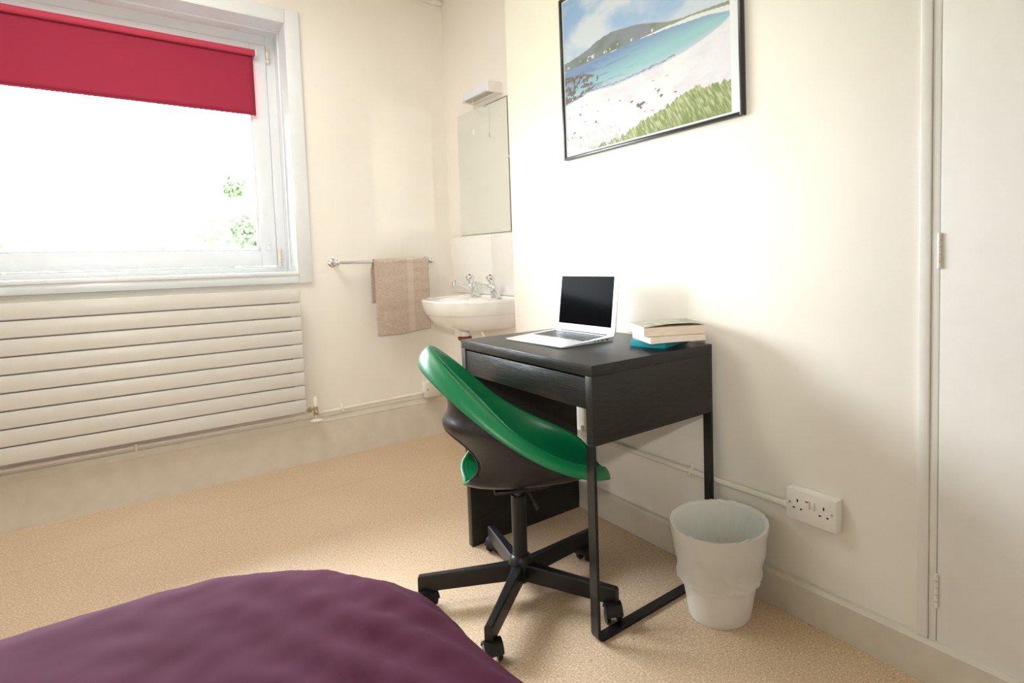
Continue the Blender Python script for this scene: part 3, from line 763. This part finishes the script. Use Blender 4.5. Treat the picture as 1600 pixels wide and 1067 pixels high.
Ml = Matrix.Translation((LD-.002, 0, .0155)) @ Matrix.Rotation(-(LT), 4, 'Y')   # local x runs up the lid
def lidbox(name, pts, x0, x1, m, r=.012):
    b = MB(); lo = rrect(pts[0], pts[1], pts[2], pts[3], r)
    A = [b.bm.verts.new(Ml @ Vector((u, v, x0))) for u, v in lo]; B_ = [b.bm.verts.new(Ml @ Vector((u, v, x1))) for u, v in lo]
    b.bm.faces.new(A); b.bm.faces.new(list(reversed(B_)))
    for i in range(len(lo)): j = (i+1) % len(lo); b.bm.faces.new((A[i], A[j], B_[j], B_[i]))
    return b.done(name, m, lp, angle=30)
lidbox('laptop_lid', (0, LH, 0, LW), -.0055, -.0012, m_alu)
lidbox('screen_bezel', (.002, LH-.001, .001, LW-.001), -.0014, .0, m_bezel, .011)
lidbox('screen', (.026, LH-.017, .019, LW-.019), -.0003, .0006, m_screen, .0015)
b = MB(); b.sphere((0, 0, 0), .0016, sc=(1, 1, .4)); o = b.done('webcam', m_dark, lp); o.matrix_local = Ml @ Matrix.Translation((LH-.008, LW/2, .0003))
tcv = bpy.data.curves.new('maker_name', 'FONT'); tcv.body = 'MacBook Air'; tcv.size = .0062; tcv.align_x = 'CENTER'; tcv.extrude = .0001
to = bpy.data.objects.new('tmp', tcv); COL.objects.link(to)
dg = bpy.context.evaluated_depsgraph_get(); me = bpy.data.meshes.new_from_object(to.evaluated_get(dg)); bpy.data.objects.remove(to)
o = link('lettering', me, mat('grey_print', (.35, .36, .38), .4), lp)
o.matrix_local = Ml @ Matrix.Translation((.010, LW/2, .0003)) @ Matrix.Rotation(R(-90), 4, 'Z')
b = MB(); b.cyl((LD-.004, .04, .0135), (LD-.004, LW-.04, .0135), .005, seg=14); b.done('hinge_bar', m_key, lp)

# ------------------------------------------------------------------ books
def book(name, loc, rz, L, W, T, mcov, mpage, label, spine='y'):
    e = empty(name, loc, rz); tag(e, label, 'book', 'books stacked on the desk')
    return e
def curve_sheet(L, W, zf, th, n=14):
    b = MB(); A = []
    for i in range(n+1):
        for j in range(n+1):
            x = L*i/n; y = W*j/n; A.append((x, y, zf(x/L, y/W)))
    t = [b.bm.verts.new((x, y, z+th)) for x, y, z in A]; q = [b.bm.verts.new((x, y, z)) for x, y, z in A]
    for i in range(n):
        for j in range(n):
            k = i*(n+1)+j; b.bm.faces.new((t[k], t[k+n+1], t[k+n+2], t[k+1])); b.bm.faces.new((q[k], q[k+1], q[k+n+2], q[k+n+1]))
    for i in range(n):
        for a, c in (((i)*(n+1), (i+1)*(n+1)), (i*(n+1)+n, (i+1)*(n+1)+n), (i, i+1), (n*(n+1)+i, n*(n+1)+i+1)):
            b.bm.faces.new((t[a], t[c], q[c], q[a]))
    return b
# bottom: teal slim box-like book (cover on all visible sides)
e1 = book('book', (-.189, -.685, .75), .30, .175, .118, .022, None, None, 'teal book at the bottom of the stack, closest to the desk top')
b = MB(); b.box(0, .175, 0, .118, 0, .0215, .0012); b.done('cover', m_teal, e1)
b = MB(); b.box(.004, .1752, .004, .114, .002, .0195); b.done('page_block', m_paper2, e1, smooth=False)
# middle: pale pages facing the camera, dark thin back cover
e2 = book('book', (-.252, -.690, .7722), -.40, .178, .150, .02, None, None, 'thin paperback with pinkish page edges, middle of the stack')
b = curve_sheet(.178, .150, lambda u, v: .0008 + .0012*math.sin(u*3), .0165, 10); b.done('page_block', m_paper2, e2, angle=30)
b = curve_sheet(.179, .151, lambda u, v: -.0002 + .0010*math.sin(u*3), .0009, 10); b.done('back_cover', m_spine, e2, angle=30)
b = curve_sheet(.177, .150, lambda u, v: .0175 + .0012*math.sin(u*3), .0007, 10); b.done('front_cover', m_spine, e2, angle=30)
b = MB(); b.box(-.0012, .0004, 0, .150, 0, .0182, .0003); b.done('spine', m_spine, e2)
# top
m_cover = mat('grey_green_cover', (.34, .33, .26), .35, var=.55, vscale=38, detail=5)
e3 = book('book', (-.259, -.671, .7925), -.465, .192, .146, .03, None, None, 'thick paperback with yellowed pages and curling cover, top of stack')
b = curve_sheet(.190, .146, lambda u, v: .0008 + .0006*math.sin(u*3), .0245, 10); b.done('page_block', m_paper, e3, angle=30)
b = curve_sheet(.192, .147, lambda u, v: 0, .0008, 4); b.done('back_cover', m_spine, e3, angle=30)
b = curve_sheet(.192, .147, lambda u, v: .0262 + .0060*math.sin(min(1, u*1.05)*math.pi)*(1-.5*v) + .004*u, .0008, 16); b.done('front_cover', m_cover, e3, angle=30)
b = MB(); b.box(-.0015, .0006, 0, .146, 0, .0268, .0004); b.done('spine', m_spine, e3)

# ------------------------------------------------------------------ waste bin
bn = empty('waste_bin', (-.157, -.854, 0)); tag(bn, 'white plastic waste bin beside the desk under the socket', 'bin')
h, rb, rt = .267, .0885, .137
b = MB(); n = 12
prof = [(0.0, .004), (rb-.006, .004), (rb-.002, .0), (rb, .003)] + [(rb+(rt-.004-rb)*k/n, .003+(h-.006)*k/n) for k in range(1, n+1)] + [(rt, h-.003), (rt+.0015, h), (rt-.002, h+.001), (rt-.005, h-.004)] + [(rt-.005-(rt-.004-rb)*k/n, h-.006-(h-.014)*k/n) for k in range(1, n+1)] + [(0, .009)]
b.lathe(prof, 72, cap0=False, cap1=False); bmesh.ops.remove_doubles(b.bm, verts=b.bm.verts, dist=1e-5); b.done('bin_body', m_plast, bn, angle=50)
lin = empty('bin_liner', (-.157, -.854, 0)); tag(lin, 'thin white plastic bag lining the waste bin, folded over its rim', 'bin liner')
nu, nv = 160, 60
P = np.zeros((nu, nv, 3))
for i in range(nu):
    a = 2*math.pi*i/nu
    edge = .118 + .012*math.sin(a+1.2) + .010*noise.noise((math.cos(a)*1.5, math.sin(a)*1.5, 3))
    for j in range(nv):
        z = h+.002 - (h+.002-edge)*j/(nv-1); s = j/(nv-1)
        rbase = rb+(rt-rb)*z/h + .003
        fold = .0085*s*(noise.noise((math.cos(a)*3+z*9, math.sin(a)*3-z*14, 0))+.3) + .0060*abs(noise.noise((math.cos(a)*5+z*30, math.sin(a)*5+z*22, 4)))*s + .0035*math.exp(-((z-.20)/.018)**2)*max(0, math.cos(a+2.2))
        fold += .0035*math.exp(-((z-edge-.006)/.010)**2)
        r = rbase + max(.0, fold)
        P[i, j] = (r*math.cos(a), r*math.sin(a), z)
grid_mesh('outer_fold', P, m_liner, lin, wrap_u=True)
P = np.zeros((nu, nv, 3))
for i in range(nu):
    a = 2*math.pi*i/nu
    up = .003+.007*max(0, noise.noise((math.cos(a)*9, math.sin(a)*9, 9)))
    for j in range(nv):
        s = j/(nv-1); z = h+up - (h-.03)*s
        r = rb+(rt-rb)*z/h - .008 - .012*s*(noise.noise((math.cos(a)*2.5, math.sin(a)*2.5, z*3))+.5) - .018*s*abs(noise.noise((math.cos(a)*8, math.sin(a)*8, z*5))) 
        if j == 0: r = rt+.002
        r = min(r, rb+(rt-rb)*max(z, 0)/h-.006) if j > 1 else r
        P[i, j] = (r*math.cos(a), r*math.sin(a), z)
# close the bottom
bot = P[:, -1:, :].copy(); bot[:, :, :2] *= .02; P = np.concatenate([P, bot], 1)
grid_mesh('inner_bag', P, m_binliner_in, lin, wrap_u=True)

# ------------------------------------------------------------------ office chair
chx, chy, phi = -.548, -.385, -.415
hx, hy = -.538, -.393
oc = empty('swivel_chair', (0, 0, 0)); tag(oc, 'green and black plastic tub swivel chair pushed under the desk', 'chair')
cs, sn = math.cos(phi), math.sin(phi)
def W3(u, v, z): return (chx+u*cs-v*sn, chy+u*sn+v*cs, z)
K = dict(u0=.080, u1=-.255, u2=-.051, v1=.226, v2=.039, v3=-.001, z0=.527, z1=.185, z2=.053, z3=.019)
def crest(t):
    s = 1
    u = K['u0']+K['u1']*math.cos(t)+K['u2']*math.cos(2*t)
    u -= .014*max(0, -math.cos(t))**2
    tt = t if t <= math.pi else 2*math.pi-t; sg = 1 if t <= math.pi else -1
    v = sg*(K['v1']*math.sin(tt)+K['v2']*math.sin(2*tt)+K['v3']*math.sin(3*tt))
    z = K['z0']+K['z1']*math.cos(t)+K['z2']*math.cos(2*t)+K['z3']*math.cos(3*t)
    return u, v, z
BU, BZ = .045, .362     # bottom centre of the shell
def wrapang(t): return ((t+math.pi) % (2*math.pi))-math.pi
WZ_ = [(.30, 0), (.372, 0), (.388, .022), (.405, .028), (.430, -.002), (.455, -.022), (.482, -.032), (.51, -.031), (.54, -.021), (.564, -.012), (.59, -.034), (.62, -.041), (.655, -.036), (.70, -.022), (.745, -.008), (.79, 0)]
def waist(z):
    return sum(np.interp(z+d, [p[0] for p in WZ_], [p[1] for p in WZ_])*w for d, w in ((-.010, .25), (0, .5), (.010, .25)))
def shell(t, s, off=0.0):
    """s=0 bottom centre, s=1 at crest"""
    cu, cv, cz = crest(t)
    du, dv = cu-BU, cv
    L = math.hypot(du, dv)
    th = wrapang(t)
    back = math.exp(-(th/1.05)**2)
    H = cz-BZ
    # horizontal fraction and height fraction along the profile
    a = s*math.pi/2
    hf = math.sin(a)**(.62 if back > .0 else .7)
    hf = math.sin(a)**(.60+.35*(1-back))
    zf = (1-math.cos(a))**(.82+.63*back)
    r = L*hf
    z = BZ + H*zf
    # the back waist: pinch in, then a flared lip above the opening
    zz = z
    w = math.exp(-(th/.95)**2)
    r += w*waist(zz)
    r -= off
    u = BU+du/L*r; v = dv/L*r
    return u, v, z + (-off*.0)
NT, NSg = 144, 72
def hole(t, z):
    th = wrapang(t)
    if abs(th) > .78: return False
    zc, hz, ht = .466, .084, .60
    return ((z-zc)/hz)**2 + (th/ht)**2 < 1
def shell_part(name, s0, s1, off, m, holes=True, thick=.004, parent=None):
    bm = bmesh.new(); V = []
    for i in range(NT):
        t = 2*math.pi*i/NT; row = []
        for j in range(NSg+1):
            s = s0+(s1-s0)*j/NSg; u, v, z = shell(t, s, off); row.append((bm.verts.new(W3(u, v, z)), z))
        V.append(row)
    for i in range(NT):
        for j in range(NSg):
            i2 = (i+1) % NT
            q = [V[i][j], V[i2][j], V[i2][j+1], V[i][j+1]]
            tm = 2*math.pi*(i+.5)/NT; zm = sum(p[1] for p in q)/4
            if holes and hole(tm, zm): continue
            bm.faces.new([p[0] for p in q])
    # snap the hole border onto the ellipse
    if holes:
        for i in range(NT):
            t = 2*math.pi*i/NT; th = wrapang(t)
            for j in range(NSg+1):
                vv, z = V[i][j]
                if vv.is_valid and vv.is_boundary and j > 3 and j < NSg-2 and abs(th) < .95:
                    zc, hz, ht = .466, .084, .60
                    q = math.hypot((z-zc)/hz, th/ht)
                    if .6 < q < 1.6:
                        z2 = zc+(z-zc)/q; t2 = th/q
                        # solve s for z2
                        lo, hi = 0.0, 1.0
                        for _ in range(24):
                            mid = (lo+hi)/2
                            if shell(t2, mid, off)[2] < z2: lo = mid
                            else: hi = mid
                        vv.co = Vector(W3(*shell(t2, lo, off)))
    bmesh.ops.delete(bm, geom=[v for v in bm.verts if not v.link_faces], context='VERTS')
    bmesh.ops.remove_doubles(bm, verts=bm.verts, dist=.0004)
    bmesh.ops.recalc_face_normals(bm, faces=bm.faces)
    me = bpy.data.meshes.new(name); bm.to_mesh(me); bm.free()
    for p in me.polygons: p.use_smooth = True
    o = link(name, me, m, parent); mod(o, 'SOLIDIFY', thickness=thick, offset=0)
    return o
shell_part('outer_shell', .02, .93, -.003, m_shell, parent=oc)
shell_part('seat_liner', .0, 1.0, .003, m_green, parent=oc)
# rolled green rim: crest bead flowing into an outward flange
bm = bmesh.new(); ring = []
N2 = 240
fl_prof = [(-.004, -.016), (-.0045, -.002), (-.001, .002), (.006, .0015), (.015, -.005), (.025, -.015), (.032, -.028), (.035, -.041), (.0345, -.047), (.031, -.046), (.026, -.030), (.010, -.012)]
for i in range(N2):
    t = 2*math.pi*i/N2; u, v, z = crest(t)
    u2, v2, z2 = crest(t+.02); u1_, v1_, z1_ = crest(t-.02)
    T = Vector((u2-u1_, v2-v1_, 0)).normalized(); N = Vector((-T.y, T.x, 0))
    th = wrapang(t); fr = math.exp(-((math.pi-abs(th))/.95)**2)
    bk = math.exp(-(th/.6)**2)
    ring.append([bm.verts.new(W3(u+N.x*d*(1-.97*fr), v+N.y*d*(1-.97*fr), z+zz*(.70+.38*bk+.12*fr))) for d, zz in fl_prof])
k = len(fl_prof)
for i in range(N2):
    A, B_ = ring[i], ring[(i+1) % N2]
    for j in range(k): bm.faces.new((A[j], A[(j+1) % k], B_[(j+1) % k], B_[j]))
bmesh.ops.recalc_face_normals(bm, faces=bm.faces)
me = bpy.data.meshes.new('rim'); bm.to_mesh(me); bm.free()
for p in me.polygons: p.use_smooth = True
link('rim', me, m_green, oc)
# rounded green lip round the back opening
pts = []
for i in range(48):
    a = 2*math.pi*i/48; th = .60*math.cos(a); z = .466+.084*math.sin(a)
    lo, hi = 0.0, 1.0
    for _ in range(24):
        mid = (lo+hi)/2
        if shell(th, mid, 0)[2] < z: lo = mid
        else: hi = mid
    u, v, z_ = shell(th, lo, 0); pts.append(Vector(W3(u, v, z_)))
bm = bmesh.new(); rg = []
cen = sum(pts, Vector())/len(pts)
for i, p in enumerate(pts):
    T = (pts[(i+1) % 48]-pts[i-1]).normalized(); out = (p-cen); out = (out-T*out.dot(T)).normalized(); nn = T.cross(out)
    rg.append([bm.verts.new(p + .0045*math.cos(2*math.pi*k_/10)*out + .0065*math.sin(2*math.pi*k_/10)*nn) for k_ in range(10)])
for i in range(48):
    A, B_ = rg[i], rg[(i+1) % 48]
    for k_ in range(10): bm.faces.new((A[k_], A[(k_+1) % 10], B_[(k_+1) % 10], B_[k_]))
# upper half of the lip belongs to the black shell
bmesh.ops.recalc_face_normals(bm, faces=bm.faces)
for f in bm.faces:
    cm = f.calc_center_median(); rad_ = Vector((cm.x-chx, cm.y-chy, 0)).normalized()
    f.material_index = 1 if (f.normal.dot(rad_) > .15 and cm.z > .415) else 0; f.smooth = True
me = bpy.data.meshes.new('opening_lip'); bm.to_mesh(me); bm.free(); link('opening_lip', me, [m_green, m_shell], oc)
# under-seat plate, column, lever
b = MB(); b.box(-.075, .085, -.055, .055, .339, .352, .006, M=Matrix.Translation((hx, hy, 0)) @ Matrix.Rotation(phi, 4, 'Z')); b.done('seat_plate', m_black, oc)
b = MB(); b.lathe([(.0135, .26), (.0135, .345)], 24, Matrix.Translation((hx, hy, 0))); b.lathe([(.020, .334), (.024, .341)], 20, Matrix.Translation((hx, hy, 0))); b.done('gas_piston', mat('brushed_dark_metal', (.08, .075, .07), .3, metal=.8), oc)
b = MB(); b.lathe([(.0225, .11), (.0225, .312), (.020, .315)], 32, Matrix.Translation((hx, hy, 0))); b.done('column_sleeve', m_black, oc)
b = MB(); b.tube([(hx+.012, hy-.012, .338), (hx+.022, hy-.022, .325), (hx+.032, hy-.040, .292)], .0042, 10); b.tube([(hx+.032, hy-.040, .292), (hx+.037, hy-.049, .272)], [.0062, .0072], 12); b.done('height_lever', m_black, oc)
b = MB(); b.lathe([(.020, .045), (.028, .048), (.031, .065), (.036, .092), (.036, .108), (.031, .124), (.024, .130)], 36, Matrix.Translation((hx, hy, 0))); b.done('hub', m_black, oc)
# star legs and casters
sw = {150: 100, 222: 75, 294: 62, 6: 20, 78: 205}
for ang in (6, 78, 150, 222, 294):
    leg = MB(); RL = .303
    if ang == 294: RL = .325
    Ml_ = Matrix.Translation((hx, hy, 0)) @ Matrix.Rotation(R(ang), 4, 'Z')
    sec = [(.020, .028, .056, .106), (.10, .0235, .054, .103), (.20, .0205, .052, .100), (RL-.004, .0195, .051, .097), (RL, .0175, .053, .093)]
    rings = []
    for x, w, z0, z1 in sec:
        hw_ = w*.62; ch_ = .004
        rings.append([leg.bm.verts.new(Ml_ @ Vector((x, y, z))) for y, z in ((-hw_, z0), (-hw_, z1-ch_), (-hw_+ch_, z1), (hw_-ch_, z1), (hw_, z1-ch_), (hw_, z0))])
    for A, B_ in zip(rings[:-1], rings[1:]):
        for k_ in range(6): leg.bm.faces.new((A[k_], A[(k_+1) % 6], B_[(k_+1) % 6], B_[k_]))
    leg.bm.faces.new(rings[0]); leg.bm.faces.new(rings[-1])
    lo = leg.done('star_leg', m_black, oc, angle=25)
    # caster: swivel about the tip
    tip = Vector((hx+(RL-.018)*math.cos(R(ang)), hy+(RL-.018)*math.sin(R(ang)), 0))
    Mc = Matrix.Translation(tip) @ Matrix.Rotation(R(sw[ang]), 4, 'Z')
    ce = empty('caster'); ce.parent = oc; ce.matrix_world = Mc
    c = MB(); c.cyl((0, 0, .046), (0, 0, .058), .011, seg=14)
    # hood: half cylinder shell
    for sy in (0,):
        rr_ = .0245; hh = []
        for k_ in range(15):
            a = R(-15+190*k_/14); hh.append((-.012+rr_*math.cos(a), .0262+rr_*math.sin(a)))
        for (ya, yb) in ((-.010, .010),):
            f0 = [c.bm.verts.new((x, ya, z)) for x, z in hh]; f1 = [c.bm.verts.new((x, yb, z)) for x, z in hh]
            c.bm.faces.new(f0); c.bm.faces.new(list(reversed(f1)))
            for k_ in range(len(hh)): k2 = (k_+1) % len(hh); c.bm.faces.new((f0[k_], f0[k2], f1[k2], f1[k_]))
        hh2 = [(-.012+.029*math.cos(R(10+165*k_/14)), .0275+.0295*math.sin(R(10+165*k_/14))) for k_ in range(15)]
        hh3 = [(-.012+.0262*math.cos(R(10+165*k_/14)), .0275+.0262*math.sin(R(10+165*k_/14))) for k_ in range(15)]
        G = [[c.bm.verts.new((x, y, z)) for x, z in L] for L in (hh2, hh3) for y in (-.024, .024)]
        for k_ in range(14):
            c.bm.faces.new((G[0][k_], G[0][k_+1], G[1][k_+1], G[1][k_])); c.bm.faces.new((G[2][k_], G[2][k_+1], G[3][k_+1], G[3][k_]))
            c.bm.faces.new((G[0][k_], G[0][k_+1], G[2][k_+1], G[2][k_])); c.bm.faces.new((G[1][k_], G[1][k_+1], G[3][k_+1], G[3][k_]))
        for k_ in (0, 14): c.bm.faces.new((G[0][k_], G[1][k_], G[3][k_], G[2][k_]))
    co = c.done('caster_hood', m_black, ce, angle=30)
    for sy in (-1, 1):
        wv = MB(); Mw = Matrix.Translation((-.012, sy*.0165, .0252)) @ Matrix.Rotation(R(90), 4, 'X')
        wv.lathe([(.020, -.0068), (.0245, -.0045), (.0252, 0), (.0245, .0045), (.020, .0068)], 32, Mw); wv.done('caster_wheel', m_black, ce)

# ------------------------------------------------------------------ bed and duvet
bd = empty('bed', (-1.55, -1.8, 0)); bd.location = (0, 0, 0)
tag(bd, 'low divan bed at the lower left, hidden under the purple duvet', 'bed')
BX0_, BX1_, BY0_, BY1_ = -2.02, -1.20, -2.72, -.83
b = MB(); b.box(BX0_, BX1_, BY0_, BY1_, .06, .26, .02); b.done('bed_base', mat('bed_fabric', (.25, .22, .2), .9), bd)
b = MB(); b.box(BX0_, BX1_, BY0_, BY1_, .262, .40, .035, 4); b.done('mattress', mat('mattress_ticking', (.7, .68, .64), .9), bd)
for x in (BX0_+.06, BX1_-.06):
    for y in (BY0_+.06, BY1_-.06):
        b = MB(); b.cyl((x, y, 0), (x, y, .062), .02, seg=14); b.done('bed_leg', m_black, bd)
def duvet():
    rx, zt2, rc = .155, .520, .24
    ix0, ix1, iy0, iy1 = -1.99, -1.180, -2.7, -.800
    step = .0115; ext = rx*math.pi/2 + .25
    xs = np.arange(ix0-ext, ix1+ext+step, step); ys = np.arange(-2.62, iy1+ext+step, step)
    P = np.zeros((len(xs), len(ys), 3))
    for i, x in enumerate(xs):
        for j, y in enumerate(ys):
            qx = min(max(x, ix0+rc), ix1-rc); qy = min(max(y, iy0+rc), iy1-rc)
            dx, dy = x-qx, y-qy; dd = math.hypot(dx, dy)
            if dd > rc: e = min(dd-rc, ext); nx = qx+dx/dd*rc; ny = qy+dy/dd*rc; dx, dy = dx/dd*e, dy/dd*e
            else: e = 0.0; nx, ny = x, y
            # top sag: gentle crown
            zz = zt2 + .012*math.sin((nx-ix0)/(ix1-ix0)*math.pi) + .006*noise.noise((x*2.3, y*2.3, 0)) 
            cre = .0040*noise.noise((x*7+y*3, y*9-x*2, 2)) + .0030*noise.noise((x*22, y*26, 5))
            if e > 1e-6:
                ux, uy = dx/e, dy/e
                if e < rx*math.pi/2: h_ = rx*math.sin(e/rx); dz = rx*(1-math.cos(e/rx))
                else: h_ = rx; dz = rx+(e-rx*math.pi/2)
                arcp = nx*1.0 - ny*1.0 + math.atan2(dy, dx)*.35
                fold = (.5+.5*math.sin(arcp*17+1.5*noise.noise((arcp*2, 0, 0))))**1.5
                amp = .030*min(1, max(0, (e-.05)/.22))
                h_ += amp*(fold-.35)
                P[i, j] = (nx+ux*h_, ny+uy*h_, zz-dz + cre)
            else: P[i, j] = (x, y, zz+cre)
            # diagonal pulled creases towards the foot corner
            q = (x-ix1)*.75 + (y-iy1)*-.15
            P[i, j, 2] += .0065*math.exp(-((x-ix1+.02)/.16)**2)*math.sin((y*1.0+x*2.2)*34+2*noise.noise((x*4, y*4, 8)))*math.exp(-((y+1.12)/.30)**2)
    o = grid_mesh('duvet', P, m_duvet); mod(o, 'SOLIDIFY', thickness=.012, offset=-1)
    tag(o, 'plain purple duvet spread over the bed, rounded at its foot corner', 'duvet')
duvet()

# ------------------------------------------------------------------ outside
b = MB(); b.box(-60, 60, 4, 110, -4.2, -4.0); tag(b.done('lawn', m_grass, smooth=False), kind='structure')
def tree(x, y, zb, top, rx, label, seed, n=2600):
    rnd = random.Random(seed)
    e = empty('tree', (x, y, -4.0)); tag(e, label, 'tree')
    b = MB(); b.tube([(0, 0, 0), (.1, 0, 2), (-.05, .1, (zb+4+top+4)/2)], [.22, .16, .07], 10)
    for k in range(6):
        a = rnd.random()*6.28; hgt = zb+4+rnd.random()*1.2
        b.tube([(0, 0, hgt-1.0), (math.cos(a)*rx*.4, math.sin(a)*rx*.4, hgt), (math.cos(a)*rx*.8, math.sin(a)*rx*.8, hgt+1.0)], [.07, .045, .02], 6)
    b.done('trunk', m_bark, e)
    bm = bmesh.new(); blobs = [(rnd.gauss(0, rx*.38), rnd.gauss(0, rx*.38), zb+4+(top-zb)*rnd.random()**1.3, rx*(.22+.20*rnd.random())) for _ in range(34)]
    for k in range(n):
        bx, by, bz, br = blobs[k % len(blobs)]
        d = Vector((rnd.gauss(0, 1), rnd.gauss(0, 1), rnd.gauss(0, 1))).normalized()*br*(.6+.4*rnd.random())
        p = Vector((bx, by, bz))+d; s_ = .055+.05*rnd.random()
        a = Vector((rnd.gauss(0, 1), rnd.gauss(0, 1), rnd.gauss(0, 1))).normalized(); c = a.cross(d).normalized()
        bm.faces.new([bm.verts.new(p+a*s_), bm.verts.new(p+c*s_*.5), bm.verts.new(p-a*s_), bm.verts.new(p-c*s_*.5)])
    me = bpy.data.meshes.new('foliage'); bm.to_mesh(me); bm.free(); o = link('foliage', me, m_leaf, e); o['kind'] = 'stuff'
tree(1.25, 17.0, -1.4, 3.4, 1.45, 'pale leafy tree beyond the right side of the window', 5, 11000)
tree(.35, 19.5, -1.8, 1.55, 1.0, 'low rounded tree top just above the sill, left of the pale leafy tree', 8, 5200)
tree(-3.95, 17.0, -1.5, 1.9, .9, 'small tree top at the far left edge of the window', 9, 2200)
